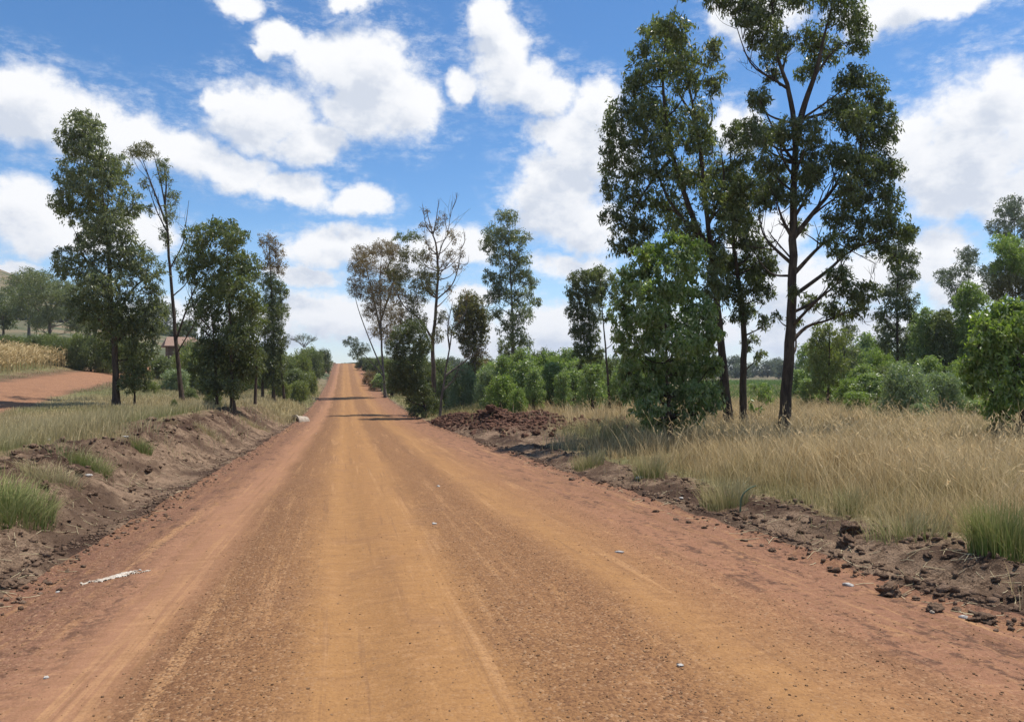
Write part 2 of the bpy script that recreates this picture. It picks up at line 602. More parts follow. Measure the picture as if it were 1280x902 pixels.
def build_ground():
    xs = grid_axis(-7.0, 8.2, .055, -2200, 2200, 1.045)
    xs[np.argmin(abs(xs - RL))] = RL
    xs[np.argmin(abs(xs - RR))] = RR
    ys = [-14, -8, -4, -1, .5, 1.5, 2.2]
    y = 2.6
    while y < 2300:
        ys.append(y)
        y += max(.05, .009 * y)
    ys = np.array(ys)
    X, Y = np.meshgrid(xs, ys)
    # the road and the windrows wander a little
    Z = H(X.ravel(), Y.ravel()).reshape(X.shape)
    ny, nx = X.shape
    V = np.stack([X, Y, Z], -1).reshape(-1, 3)
    idx = np.arange(ny * nx).reshape(ny, nx)
    Q = np.stack([idx[:-1, :-1], idx[:-1, 1:], idx[1:, 1:], idx[1:, :-1]], -1).reshape(-1, 4)
    cx = ((X[:-1, :-1] + X[:-1, 1:]) / 2).ravel()
    cy = ((Y[:-1, :-1] + Y[1:, :-1]) / 2).ravel()
    road = (cx > RL) & (cx < RR) & (cy < 300)
    td = track_d(V[:, 0], V[:, 1])
    # masks: r = grass cover, g = fresh red soil, b = bare packed red dirt (side track, crest)
    x, y = V[:, 0], V[:, 1]
    d = RL - x + .35 * fbm(y * .35, y * 0 + 3, 11, 3)
    e = x - RR
    wob = fbm(x * .8, y * .8, 71, 4)
    grass = np.where(x < 0, ss(d + .7 * wob, 2.0, 3.2), ss(e + .35 * wob, 1.0, 1.7))
    far_l = ss(y, 40, 50)
    grass = np.where(x < 0, np.maximum(grass, far_l * ss(d + .4 * wob, -.1, .4)), np.maximum(grass, ss(y, 41, 45) * ss(e + .3 * wob, 0, .5)))
    hp = np.clip(heap_h(x, y) * 4 - .1, 0, 1)
    grass *= 1 - hp
    verge = (x > RR) * (1 - ss(e, 2.2, 3.4)) * ss(y, 18, 24) * (1 - ss(y, 38, 42))
    grass *= 1 - verge
    bare = 1 - ss(td + .4 * wob, 1.9, 2.5)
    maize_edge = (1 - ss(td + .8 * wob, 3.2, 4.6)) * .8 * (x < -16) * (y < 90)
    grass *= 1 - np.maximum(bare, maize_edge)
    red = np.maximum(hp, maize_edge) + ss(y, 95, 130) * (1 - ss(np.abs(x - 1), 4, 5)) * .5
    crest = np.exp(-((d - 2.0) / .5) ** 2) * (y < 45) * (x < RL) + np.exp(-((x - RL + .05) / .22) ** 2) * .8 + np.exp(-((e - .05) / .25) ** 2) * .7 + np.exp(-((e - .95) / .3) ** 2) * .8
    moist = np.clip(ss(fbm(x * 1.3 + y * .3, y * 1.1, 111, 4, .6), -.2, .35) * .75 + crest * ss(fbm(x * 2.2, y * 1.6, 112, 4, .6), -.35, .25), 0, 1)
    tint = np.stack([grass, np.clip(red, 0, 1), bare, moist], -1).astype(np.float32)

    def sub(mask, name, mat):
        q = Q[mask]
        used, inv = np.unique(q, return_inverse=True)
        me = mesh_np(name, V[used], inv.astype(np.int32), 4, mat, tint[used], smooth=True)
        return structure(link(name, me))
    sub(~road, 'ground', ground_mat())
    sub(road, 'dirt_road', road_mat())


def ground_mat():
    m, nt, out = new_mat('earth_and_grass_floor')
    tc = N(nt, 'ShaderNodeTexCoord')
    P = tc.outputs['Object']
    g, r, b = attr(nt)
    n1 = NOISE(nt, P, 1.3, 6, .62)
    n2 = NOISE(nt, P, 9, 6, .65)
    n3 = NOISE(nt, P, 60, 4, .6)
    mixn = M(nt, 'MULTIPLY_ADD', n2, .55, M(nt, 'MULTIPLY', n3, .45))
    soil = MIX(nt, STEP(nt, mixn, .41, .57), RGB(.075, .045, .028), RGB(.31, .21, .135))
    soil = MIX(nt, STEP(nt, n1, .45, .7), soil, RGB(.28, .185, .118))
    redc = MIX(nt, STEP(nt, mixn, .34, .66), RGB(.075, .038, .026), RGB(.21, .105, .068))
    soil = MIX(nt, r, soil, redc)
    al = N(nt, 'ShaderNodeAttribute')
    al.attribute_name = 'tint'
    soil = MIX(nt, M(nt, 'MULTIPLY', al.outputs['Alpha'], STEP(nt, mixn, .3, .55)), soil, RGB(.055, .030, .020))
    dirt = MIX(nt, STEP(nt, mixn, .4, .6), RGB(.23, .115, .062), RGB(.37, .195, .108))
    dirt = MIX(nt, M(nt, 'MULTIPLY', STEP(nt, n1, .45, .65), .6), dirt, RGB(.22, .118, .07))
    gr = MIX(nt, STEP(nt, mixn, .35, .65), RGB(.17, .13, .06), RGB(.32, .25, .13))
    big = NOISE(nt, P, .05, 4, .5)
    gr = MIX(nt, STEP(nt, big, .4, .62), gr, RGB(.15, .16, .065))
    sp = N(nt, 'ShaderNodeSeparateXYZ')
    nt.links.new(P, sp.inputs[0])
    hillc = MIX(nt, STEP(nt, NOISE(nt, P, .06, 6, .65), .42, .58), RGB(.085, .095, .05), RGB(.20, .155, .095))
    gr = MIX(nt, STEP(nt, sp.outputs[1], 85, 130), gr, hillc)
    col = MIX(nt, g, soil, gr)
    col = MIX(nt, b, col, dirt)
    h = M(nt, 'ADD', M(nt, 'MULTIPLY', n2, .7), M(nt, 'MULTIPLY', n3, .35))
    principled(nt, out, col, .95, h, 1.0, .09, .1)
    return m


def road_mat():
    m, nt, out = new_mat('graded_laterite')
    tc = N(nt, 'ShaderNodeTexCoord')
    P = tc.outputs['Object']
    sep = N(nt, 'ShaderNodeSeparateXYZ')
    nt.links.new(P, sep.inputs[0])
    lng = VM(nt, 'MULTIPLY', P, (1, .045, 0))
    lng2 = VM(nt, 'MULTIPLY', P, (1, .16, 0))
    wav = M(nt, 'MULTIPLY', M(nt, 'SUBTRACT', NOISE(nt, VM(nt, 'MULTIPLY', P, (.6, .22, 0)), 1.0, 3, .5), .5), .55)
    x = M(nt, 'ADD', sep.outputs[0], wav)
    streak = NOISE(nt, lng, 2.6, 5, .6)
    streak2 = NOISE(nt, lng2, 7, 5, .65)
    fine = NOISE(nt, P, 75, 4, .65)
    mid = NOISE(nt, P, 14, 5, .6)
    patch = NOISE(nt, P, 1.1, 5, .6)
    # cross-section of the colour: pinkish shoulders, ochre wheel lanes
    cr = N(nt, 'ShaderNodeValToRGB')
    el = cr.color_ramp.elements
    stops = [(-2.75, (0.168, 0.084, 0.054)), (-2.1, (0.199, 0.100, 0.061)), (-1.75, (0.279, 0.142, 0.081)), (-1.35, (0.305, 0.156, 0.084)), (-1.0, (0.188, 0.094, 0.044)), (-.55, (0.238, 0.120, 0.052)),
             (-.1, (0.320, 0.166, 0.063)), (.35, (0.290, 0.148, 0.057)), (.75, (0.331, 0.171, 0.065)), (1.1, (0.238, 0.120, 0.051)), (1.8, (0.244, 0.122, 0.054)), (2.25, (0.320, 0.166, 0.065)),
             (2.8, (0.279, 0.140, 0.063)), (3.4, (0.270, 0.132, 0.074)), (4.6, (0.218, 0.108, 0.066))]
    lo, hi = -2.8, 4.7
    while len(el) < len(stops):
        el.new(.5)
    for i, (px, c) in enumerate(stops):
        el[i].position = (px - lo) / (hi - lo)
        el[i].color = RGB(*c)
    t = M(nt, 'DIVIDE', M(nt, 'SUBTRACT', x, lo), hi - lo, clamp=True)
    nt.links.new(t, cr.inputs[0])
    col = cr.outputs[0]
    col = MIX(nt, M(nt, 'MULTIPLY', STEP(nt, streak, .5, .72), .5), col, RGB(.20, .102, .048))
    col = MIX(nt, M(nt, 'MULTIPLY', STEP(nt, streak2, .52, .72), .45), col, RGB(.40, .215, .088))
    col = MIX(nt, M(nt, 'MULTIPLY', STEP(nt, patch, .5, .72), .35), col, RGB(.225, .118, .062))
    # worn wheel tracks: thin, sharper-edged lengthwise lines
    tr1 = NOISE(nt, VM(nt, 'MULTIPLY', P, (1, .018, 0)), 9.0, 4, .7)
    brk = STEP(nt, NOISE(nt, lng2, 2.2, 4, .6), .38, .62)
    col = MIX(nt, M(nt, 'MULTIPLY', M(nt, 'MULTIPLY', STEP(nt, tr1, .55, .60), brk), .55), col, RGB(.19, .098, .048))
    tr2 = NOISE(nt, VM(nt, 'MULTIPLY', P, (1, .02, .3)), 6.3, 4, .7)
    col = MIX(nt, M(nt, 'MULTIPLY', M(nt, 'MULTIPLY', STEP(nt, tr2, .56, .62), brk), .5), col, RGB(.44, .245, .112))
    # cross-wise mottling of the packed lane
    mot = NOISE(nt, VM(nt, 'MULTIPLY', P, (.55, 1.5, 0)), 6.5, 6, .72)
    col = MIX(nt, M(nt, 'MULTIPLY', STEP(nt, mot, .5, .62), .38), col, RGB(.215, .112, .052))
    col = MIX(nt, M(nt, 'MULTIPLY', M(nt, 'SUBTRACT', 1.0, STEP(nt, mot, .36, .46)), .3), col, RGB(.43, .24, .115))
    sh = M(nt, 'MAXIMUM', M(nt, 'SUBTRACT', 1.0, STEP(nt, x, -2.0, -1.5)), STEP(nt, x, 2.9, 3.5))
    deb = STEP(nt, M(nt, 'ADD', M(nt, 'MULTIPLY', NOISE(nt, VM(nt, 'MULTIPLY', P, (1, .22, 0)), 5.0, 6, .7), .6), M(nt, 'MULTIPLY', mid, .4)), .5, .6)
    col = MIX(nt, M(nt, 'MULTIPLY', M(nt, 'MULTIPLY', sh, deb), .9), col, RGB(.085, .045, .030))
    # gravel bands
    gb = N(nt, 'ShaderNodeValToRGB')
    ge = gb.color_ramp.elements
    gst = [(-2.8, .8), (-2.0, .55), (-1.6, .05), (-1.25, .1), (-.95, 1.0), (-.5, .75), (-.1, .15), (.8, .2), (1.1, .8), (1.8, .9), (2.2, .2), (2.6, .35), (3.1, .6), (3.6, .25), (4.7, .45)]
    while len(ge) < len(gst):
        ge.new(.5)
    for i, (px, v) in enumerate(gst):
        ge[i].position = (px - lo) / (hi - lo)
        ge[i].color = RGB(v, v, v)
    nt.links.new(t, gb.inputs[0])
    grav = gb.outputs[0]
    vor = N(nt, 'ShaderNodeTexVoronoi')
    vor.inputs['Scale'].default_value = 62
    nt.links.new(VM(nt, 'ADD', P, VM(nt, 'SCALE', P, scale=0.0)), vor.inputs['Vector'])
    vc = N(nt, 'ShaderNodeSeparateColor')
    nt.links.new(vor.outputs['Color'], vc.inputs[0])
    stone = STEP(nt, M(nt, 'ADD', vc.outputs[0], M(nt, 'MULTIPLY', M(nt, 'SUBTRACT', mid, .5), 1.2)), .55, .8)
    sg = M(nt, 'MULTIPLY', stone, M(nt, 'MULTIPLY_ADD', grav, .68, .05))
    col = MIX(nt, sg, col, RGB(.125, .060, .030))
    vor2 = N(nt, 'ShaderNodeTexVoronoi')
    vor2.inputs['Scale'].default_value = 27
    nt.links.new(P, vor2.inputs['Vector'])
    v2 = N(nt, 'ShaderNodeSeparateColor')
    nt.links.new(vor2.outputs['Color'], v2.inputs[0])
    col = MIX(nt, M(nt, 'MULTIPLY', M(nt, 'MULTIPLY', STEP(nt, v2.outputs[0], .62, .75), M(nt, 'SUBTRACT', 1.0, STEP(nt, vor2.outputs['Distance'], .25, .5))), M(nt, 'MULTIPLY', grav, .65)), col, RGB(.12, .057, .030))
    sp = M(nt, 'MULTIPLY', STEP(nt, vc.outputs[1], .86, .95), M(nt, 'MULTIPLY_ADD', grav, .45, .1))
    col = MIX(nt, sp, col, RGB(.42, .265, .15))
    col = MIX(nt, M(nt, 'MULTIPLY', STEP(nt, fine, .5, .75), .3), col, RGB(.22, .115, .06))
    hgt = M(nt, 'ADD', M(nt, 'MULTIPLY', M(nt, 'SUBTRACT', 1.0, vor.outputs['Distance']), M(nt, 'MULTIPLY_ADD', grav, .6, .08)), M(nt, 'ADD', M(nt, 'MULTIPLY', fine, .35), M(nt, 'MULTIPLY', mid, .9)))
    principled(nt, out, col, .93, hgt, .75, .018, .12)
    return m


build_ground()


# ------------------------------------------------------------------ foliage
def leaf_quads(c, d, L, Wd, rng):
    """c centres, d unit directions, L lengths -> pointed leaf quads"""
    n = len(c)
    side = np.cross(d, rng.normal(size=(n, 3)))
    side /= np.linalg.norm(side, axis=1)[:, None] + 1e-9
    L = L[:, None]
    w = L * Wd
    V = np.empty((n, 4, 3))
    V[:, 0] = c - d * L * .5
    V[:, 1] = c + side * w * .5 - d * L * .05
    V[:, 2] = c + d * L * .5
    V[:, 3] = c - side * w * .5 - d * L * .05
    return V.reshape(-1, 3)


def crown_leaves(centers, radii, rng, L, cov, droop=.6, wd=.3, per=16, sub_sig=.85, flat=1.0):
    """leaves of one crown: centers Nx3, radii Nx3 (world axes); returns verts, tint, subclump centres"""
    AV, AT, SUB = [], [], []
    for c, r in zip(centers, radii):
        A = math.pi * (r[0] * r[2])
        n = max(12, int(cov * A / (L * L * wd * .5)))
        ns = max(3, n // per)
        q = rng.normal(size=(ns, 3))
        q /= np.linalg.norm(q, axis=1)[:, None]
        q *= rng.random((ns, 1)) ** (1 / 2.4)
        sc = c + q * r
        SUB.append(sc)
        k = rng.integers(0, ns, n)
        sig = sub_sig * (r.mean() / ns ** (1 / 3.)) * .66
        off = rng.normal(size=(n, 3)) * sig * np.array([1, 1, flat])
        lc = sc[k] + off
        d = rng.normal(size=(n, 3)) * .75
        d[:, 2] -= droop * 1.6
        out = (lc - c) / (r + 1e-6)
        d += out * .35
        d /= np.linalg.norm(d, axis=1)[:, None]
        ln = L * rng.uniform(.65, 1.35, n)
        AV.append(leaf_quads(lc, d, ln, wd, rng))
        cl = rng.random(ns)
        t = np.empty((n, 3), np.float32)
        t[:, 0] = np.clip(.25 + .5 * cl[k] + rng.normal(size=n) * .2, 0, 1)
        t[:, 1] = rng.random(n)
        t[:, 2] = rng.random()
        AT.append(np.repeat(t, 4, 0))
    return np.concatenate(AV), np.concatenate(AT), SUB


def crown_mesh(name, V, T, mat):
    return mesh_np(name, V, np.arange(len(V), dtype=np.int32), 4, mat, T)


def px_world(u, v, D):
    return CAM + D * ray(u, v)


def tree(name, label, trunk, clumps, leaf='euc', bark='dark', r0=None, L=.16, cov=2.6, droop=.65, wd=.28, limbs=(), bare=(), D=None,
         group=None, depth=1.0, cs=1.0, seed=1, cat='tree', extra_trunks=(), twig=.010, per=16, sub_sig=.72, top_r=.12, second=None, limb_r=.28):
    """trunk: photo polyline from the base up; clumps: (u, v, ru, rv[, leaf]) of the crown as seen in the photograph.
    Everything is set in the tree's own upright plane at its distance and spread in depth round the trunk."""
    rng = np.random.default_rng(seed)
    u0, v0 = trunk[0]
    if D is None:
        base, D = gp(u0, v0)
    else:
        base = gd(u0, D)
    base = base.copy()
    pm = D / FPX                                       # metres per photograph pixel at the tree
    root = thing(name, label, cat, base, group)
    fh = np.array([math.sin(YAW), math.cos(YAW), 0])

    def wp(u, v, dz=0.0):
        return px_world(u, v, D) + fh * dz - base
    # trunk
    tp = [np.array([0, 0, -.15])] + [wp(u, v) for u, v in trunk[1:]]
    if len(tp) > 1 and tp[1][2] < .2:
        tp[1][2] = .2
    tp = smooth_path(tp)
    tp[1:-1] += rng.normal(size=tp[1:-1].shape) * np.array([1, 1, .3]) * .012
    hs = np.linspace(0, 1, len(tp))
    R0 = r0 * .74 * pm if r0 else .012 * (tp[-1][2]) + .02
    tr = R0 * (1 - (1 - top_r) * hs ** .85)
    tr[0] *= 1.45
    if len(tr) > 2:
        tr[1] *= 1.1
    paths = [(tp, tr)]
    trunks = [(tp, tr)]
    for et in extra_trunks:
        *pts, rb = et
        q = smooth_path([wp(u, v, rng.uniform(-.2, .2)) for u, v in pts])
        rr = rb * pm * (1 - .85 * np.linspace(0, 1, len(q)))
        paths.append((q, rr))
        trunks.append((q, rr))
    C, RD, LF = [], [], []
    halfw = max(2.0, np.std([c[0] for c in clumps]) * 1.25 if clumps else 2) * pm
    for c in clumps:
        u, v, ru, rv = c[:4]
        tu = np.interp(-v, [-p[1] for p in trunk], [p[0] for p in trunk])
        lat = abs(u - tu) * pm
        mx = math.sqrt(max(halfw ** 2 * 1.3 - lat ** 2, .04))
        dz = rng.uniform(-1, 1) * min(mx, halfw) * depth
        C.append(wp(u, v, dz))
        RD.append(np.array([ru, (ru + rv) / 2, rv]) * pm * 1.2 * cs)
        LF.append(c[4] if len(c) > 4 else leaf)
    # limbs to the clumps
    for lb in limbs:
        *pts, rb = lb
        q = smooth_path([wp(u, v, rng.uniform(-.25, .25) * (i > 0)) for i, (u, v) in enumerate(pts)])
        paths.append((q, rb * pm * (1 - .8 * np.linspace(0, 1, len(q)))))
        trunks.append((q, rb * pm * (1 - .8 * np.linspace(0, 1, len(q)))))
    for c, r in zip(C, RD):
        best = None
        for q, rr in trunks:
            dist = np.linalg.norm((q - c) * np.array([1, 1, .8]), axis=1)
            hor = np.linalg.norm((q - c)[:, :2], axis=1)
            want = c[2] - .75 * hor
            cost = np.abs(q[:, 2] - want) + .9 * hor
            cost[q[:, 2] < .12 * tp[-1][2]] += 5
            i = int(np.argmin(cost))
            if best is None or cost[i] < best[0]:
                best = (cost[i], q[i], rr[i])
        _, a, ra = best
        m = (a + c) / 2 + np.array([0, 0, .10 * np.linalg.norm(c - a)]) * -1 + rng.normal(size=3) * .06 * np.linalg.norm(c - a)
        q = smooth_path([a, m, c + rng.normal(size=3) * r * .2])
        rb = min(ra * .6, .02 + limb_r * .06 * np.linalg.norm(c - a))
        paths.append((q, rb * (1 - .75 * np.linspace(0, 1, len(q)))))
    for b in bare:
        *pts, rb = b
        q = smooth_path([wp(u, v, rng.uniform(-.3, .3) * (i > 0)) for i, (u, v) in enumerate(pts)])
        paths.append((q, rb * pm * (1 - .75 * np.linspace(0, 1, len(q)))))
    for b in list(bare) + [lb for lb in limbs if len(bare) > 3]:
        *pts, rb = b
        q = smooth_path([wp(u, v) for u, v in pts])
        ln = np.linalg.norm(np.diff(q, axis=0), axis=1).sum()
        for j in range(7):
            i = int(rng.uniform(.3, 1) * (len(q) - 2))
            dr = q[i + 1] - q[i]
            dr = dr / (np.linalg.norm(dr) + 1e-6) + rng.normal(size=3) * .5 + np.array([0, 0, .35])
            dr /= np.linalg.norm(dr)
            tl = ln * rng.uniform(.15, .4)
            e1 = q[i] + dr * tl * .5 + rng.normal(size=3) * .06 * tl
            e2 = q[i] + dr * tl + rng.normal(size=3) * .14 * tl + np.array([0, 0, .12 * tl])
            r1 = max(.008, rb * pm * .3)
            paths.append((np.array([q[i], e1, e2]), np.array([r1, r1 * .6, r1 * .25])))
            e3 = e1 + (dr + rng.normal(size=3) * .6) * tl * .4
            paths.append((np.array([e1, (e1 + e3) / 2 + rng.normal(size=3) * .03 * tl, e3]), np.array([r1 * .55, r1 * .4, r1 * .2])))
    tv, tf = tubes(paths, 7)
    link('trunk', mesh_np('trunk', tv, tf, 4, BARK[bark], smooth=True), root)
    # leaves, one crown mesh per leaf kind is still one crown: material index per face
    if clumps:
        kinds = sorted(set(LF))
        Vs, Ts, Mi, tw = [], [], [], []
        for ki, kk in enumerate(kinds):
            sel = [i for i in range(len(C)) if LF[i] == kk]
            cv = cov * (.45 if kk == 'dry' and leaf != 'dry' else 1)
            v, t, sub = crown_leaves([C[i] for i in sel], [RD[i] for i in sel], rng, L * .82, cv * 1.5, droop, wd, per, sub_sig)
            Vs.append(v)
            Ts.append(t)
            Mi.append(np.full(len(v) // 4, ki, np.int32))
            for i, s in zip(sel, sub):
                for p in s[:: max(1, len(s) // 9)]:
                    c = C[i]
                    mm = (c + p) / 2 + np.array([0, 0, .04]) + rng.normal(size=3) * .03
                    tw.append((np.array([c, mm, p]), np.array([twig, twig * .7, twig * .3])))
        v, t, mi = np.concatenate(Vs), np.concatenate(Ts), np.concatenate(Mi)
        nsd = np.full(len(mi), 4, np.int32)
        fc = np.arange(len(v), dtype=np.int32)
        if tw:
            w, f = tubes(tw, 3)
            fc = np.concatenate([fc, f.ravel() + len(v)])
            v = np.concatenate([v, w])
            t = np.concatenate([t, np.full((len(w), t.shape[1]), .5, np.float32)])
            mi = np.concatenate([mi, np.full(len(f), len(kinds), np.int32)])
            nsd = np.full(len(mi), 4, np.int32)
        link('crown', mesh_np('crown', v, fc, nsd, [LEAF[k] for k in kinds] + [BARK[bark]], t, mat_idx=mi), root)
    return root


# ------------------------------------------------------------------ the trees
# --- left of the road
tree('eucalyptus_tree', 'tall full eucalyptus with grey-green crown, left of the slender bare-stemmed tree', [(145, 508), (144, 450), (140, 380), (134, 300), (128, 240), (122, 160)],
     [(113, 156, 18, 11), (124, 166, 14, 10), (112, 190, 16, 12), (134, 196, 15, 11), (104, 172, 11, 9), (118, 262, 14, 12), (122, 318, 12, 10), (98, 300, 10, 9), (100, 178, 14, 10), (130, 180, 15, 10), (95, 205, 20, 16), (125, 205, 22, 16), (150, 215, 16, 15), (85, 228, 13, 13), (115, 235, 24, 17), (150, 240, 19, 16),
      (80, 255, 12, 11), (90, 264, 17, 14, 'yellow'), (130, 264, 20, 15), (165, 255, 13, 14), (105, 282, 16, 12), (150, 282, 20, 16), (132, 298, 20, 12), (162, 308, 19, 15),
      (80, 325, 14, 14), (72, 338, 8, 10), (100, 338, 13, 10), (137, 332, 20, 15), (170, 322, 20, 18), (110, 357, 20, 15), (150, 362, 24, 17), (186, 342, 18, 18),
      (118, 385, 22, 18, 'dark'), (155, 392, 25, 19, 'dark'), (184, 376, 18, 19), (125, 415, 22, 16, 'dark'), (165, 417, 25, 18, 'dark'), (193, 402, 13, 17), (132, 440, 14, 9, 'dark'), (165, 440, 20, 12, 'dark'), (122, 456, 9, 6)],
     'blue', 'dark', 6.2, L=.22, cov=2.0, cs=1.08, sub_sig=.6, per=20, seed=11, limbs=[((143, 420), (118, 395), (95, 380), 2.2), ((142, 400), (165, 360), (185, 345), 2.4), ((138, 350), (110, 325), (95, 290), 2.0), ((143, 430), (170, 400), (188, 385), 2)])
tree('young_tree', 'small bushy sapling with thin trunk close under the tall full eucalyptus', [(168, 509), (168, 480), (167, 455)],
     [(163, 460, 12, 12), (175, 466, 12, 11), (156, 476, 8, 10), (168, 480, 13, 10), (180, 482, 7, 7)], 'dark', 'dark', 2.2, L=.16, cov=2.2, seed=12)
tree('slender_tree', 'slender leaning eucalyptus with sparse tufts of leaves at its top', [(228, 506), (221, 440), (216, 380), (211, 320), (208, 270), (200, 225), (192, 192)],
     [(170, 190, 13, 8, 'olive'), (188, 192, 14, 9, 'olive'), (203, 205, 8, 8), (181, 230, 6, 6), (205, 222, 9, 10), (208, 244, 8, 11), (186, 262, 5, 7), (212, 268, 8, 11), (207, 296, 6, 12), (213, 325, 6, 9)],
     'blue', 'dark', 4.2, L=.17, cov=1.3, seed=13, limbs=[((208, 280), (190, 235), (176, 196), 1.5), ((206, 260), (208, 225), (203, 205), 1.3), ((209, 290), (196, 262), (184, 232), 1.0)],
     bare=[((213, 335), (228, 305), (235, 282), (235, 250), .9), ((216, 370), (232, 350), (240, 310), .9), ((220, 425), (236, 385), (243, 365), (252, 345), 1.3), ((222, 440), (246, 400), (262, 370), .9), ((212, 330), (206, 300), (201, 285), .7)])
tree('eucalyptus_tree', 'broad dense dark green tree with drooping foliage, right of the slender leaning one', [(291, 514), (290, 470), (288, 420), (286, 350), (282, 290)],
     [(278, 286, 17, 10), (258, 298, 16, 12), (295, 303, 17, 13), (250, 322, 17, 15), (280, 327, 23, 17), (306, 333, 13, 15), (240, 342, 12, 12), (266, 358, 23, 18), (300, 363, 21, 18), (316, 385, 13, 15), (254, 388, 18, 17), (290, 398, 27, 20),
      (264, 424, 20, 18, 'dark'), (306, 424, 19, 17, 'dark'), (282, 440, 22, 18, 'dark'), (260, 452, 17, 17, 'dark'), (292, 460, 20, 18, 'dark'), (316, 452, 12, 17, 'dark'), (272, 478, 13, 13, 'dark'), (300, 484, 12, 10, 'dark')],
     'euc', 'dark', 4.6, L=.19, cov=2.7, cs=1.08, seed=14, extra_trunks=[((272, 505), (268, 440), (262, 380), 2.2), ((318, 505), (318, 450), (312, 400), 2.2)],
     bare=[((262, 410), (244, 385), (236, 350), 1.2), ((262, 420), (240, 400), (229, 372), 1.0)])
tree('narrow_tree', 'narrow dark tree with thin brownish top nearest the road, beyond the left bank', [(342, 503), (342, 450), (341, 400), (338, 340), (336, 298)],
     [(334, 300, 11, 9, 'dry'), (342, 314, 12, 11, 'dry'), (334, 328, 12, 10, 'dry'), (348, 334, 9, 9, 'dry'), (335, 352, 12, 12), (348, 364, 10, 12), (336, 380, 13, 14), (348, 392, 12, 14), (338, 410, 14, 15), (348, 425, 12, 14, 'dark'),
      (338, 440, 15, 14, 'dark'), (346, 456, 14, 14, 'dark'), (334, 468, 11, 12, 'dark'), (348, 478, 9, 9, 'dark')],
     'euc', 'dark', 3.0, L=.19, cov=2.4, seed=15, extra_trunks=[((327, 503), (328, 460), (332, 410), 2.2), ((355, 498), (352, 460), (348, 420), 1.8)])

# --- beside the road in the middle
tree('thin_tree', 'thin forking tree with sparse brownish leaves, first on the right of the road crest', [(482, 497), (478, 450), (476, 400), (475, 350), (478, 305)],
     [(455, 318, 13, 9), (474, 308, 15, 8), (492, 318, 11, 11), (447, 334, 9, 10), (464, 336, 13, 11), (486, 340, 13, 12), (443, 358, 8, 11), (460, 362, 13, 12), (482, 366, 14, 13), (497, 356, 9, 12, 'olive'), (470, 388, 13, 12), (490, 392, 12, 13),
      (440, 428, 8, 6, 'blue'), (452, 436, 9, 6, 'blue'), (446, 442, 7, 5, 'blue'), (488, 418, 10, 10), (468, 410, 8, 10)],
     'dry', 'grey', 2.6, L=.22, cov=1.45, cs=1.12, seed=21, limbs=[((479, 465), (462, 425), (448, 385), (442, 358), 1.0), ((477, 420), (466, 370), (455, 325), 1.4), ((476, 400), (490, 360), (496, 335), 1.4), ((479, 470), (462, 450), (444, 432), .9)])
tree('half_dead_tree', 'half-dead tree with bare upswept branches and reddish brown trunk beside the soil heap', [(543, 516), (542, 470), (541, 430), (544, 395), (547, 350), (546, 310), (540, 290), (533, 262)],
     [(502, 297, 10, 5, 'euc'), (516, 294, 12, 6, 'euc'), (508, 318, 12, 9), (524, 322, 10, 10), (498, 340, 14, 13), (520, 348, 15, 13), (534, 362, 11, 12), (494, 368, 14, 12, 'dry'), (514, 376, 15, 13), (500, 398, 12, 13, 'dry'), (522, 402, 13, 13),
      (553, 398, 7, 8), (548, 420, 7, 9), (533, 300, 5, 5, 'dry'), (556, 335, 5, 6, 'dry'), (563, 290, 4, 5, 'dry'), (534, 266, 4, 4, 'dry'), (577, 318, 5, 7, 'dry'), (552, 270, 6, 8, 'dry'), (568, 300, 7, 9, 'dry'), (560, 322, 8, 9, 'dry'), (572, 336, 7, 8, 'dry'), (538, 318, 9, 10, 'dry'), (540, 345, 10, 11), (556, 362, 8, 10, 'dry'), (544, 285, 6, 8, 'dry'), (530, 282, 6, 7, 'dry')],
     'olive', 'brown', 4.6, L=.2, cov=1.35, seed=22,
     limbs=[((541, 425), (526, 400), (505, 382), (488, 350), 1.49), ((488, 352), (484, 335), (492, 318), 1.0), ((541, 440), (532, 415), (528, 395), 1.12)],
     bare=[((546, 330), (552, 305), (560, 290), (565, 252), 0.93), ((545, 375), (565, 355), (574, 330), (577, 305), 0.99), ((547, 345), (560, 330), (572, 310), 0.68), ((540, 292), (532, 280), (528, 255), .9), ((541, 295), (545, 275), (549, 250), .9),
           ((577, 310), (581, 300), (579, 285), .6), ((560, 292), (556, 275), (556, 258), .6), ((546, 318), (534, 305), (530, 285), .8), ((545, 370), (533, 352), (530, 335), .9), ((565, 262), (570, 250), (571, 240), .5), ((575, 330), (584, 330), (586, 318), .5)])
tree('bare_stem_tree', 'crooked stem with bare leaning branches just behind the half-dead tree', [(549, 514), (556, 470), (563, 430), (568, 400), (579, 372)],
     [(580, 368, 5, 6, 'dry'), (562, 412, 5, 6, 'olive'), (572, 398, 5, 5, 'dry')], 'olive', 'grey', 2.3, L=.2, cov=.9, seed=23, D=43,
     bare=[((562, 436), (560, 410), (566, 375), 1.2), ((556, 470), (580, 452), (602, 436), 1.5), ((566, 410), (580, 395), (585, 370), 1.0), ((552, 490), (566, 475), (574, 458), 1.2)])
tree('dense_bush', 'dark leafy bush growing up round the foot of the half-dead tree', [(536, 518), (526, 490), (514, 450), (510, 410)],
     [(506, 418, 13, 12), (520, 412, 12, 12), (496, 436, 12, 12), (516, 436, 16, 14), (530, 430, 9, 12), (500, 458, 15, 13), (522, 460, 15, 14), (494, 478, 12, 11), (514, 482, 16, 12), (530, 490, 12, 12), (520, 502, 14, 9), (532, 508, 12, 8), (544, 506, 10, 9), (520, 514, 10, 6), (540, 516, 10, 5)],
     'dark', 'dark', 2.5, L=.16, cov=2.6, seed=24, cat='bush', D=46.5)
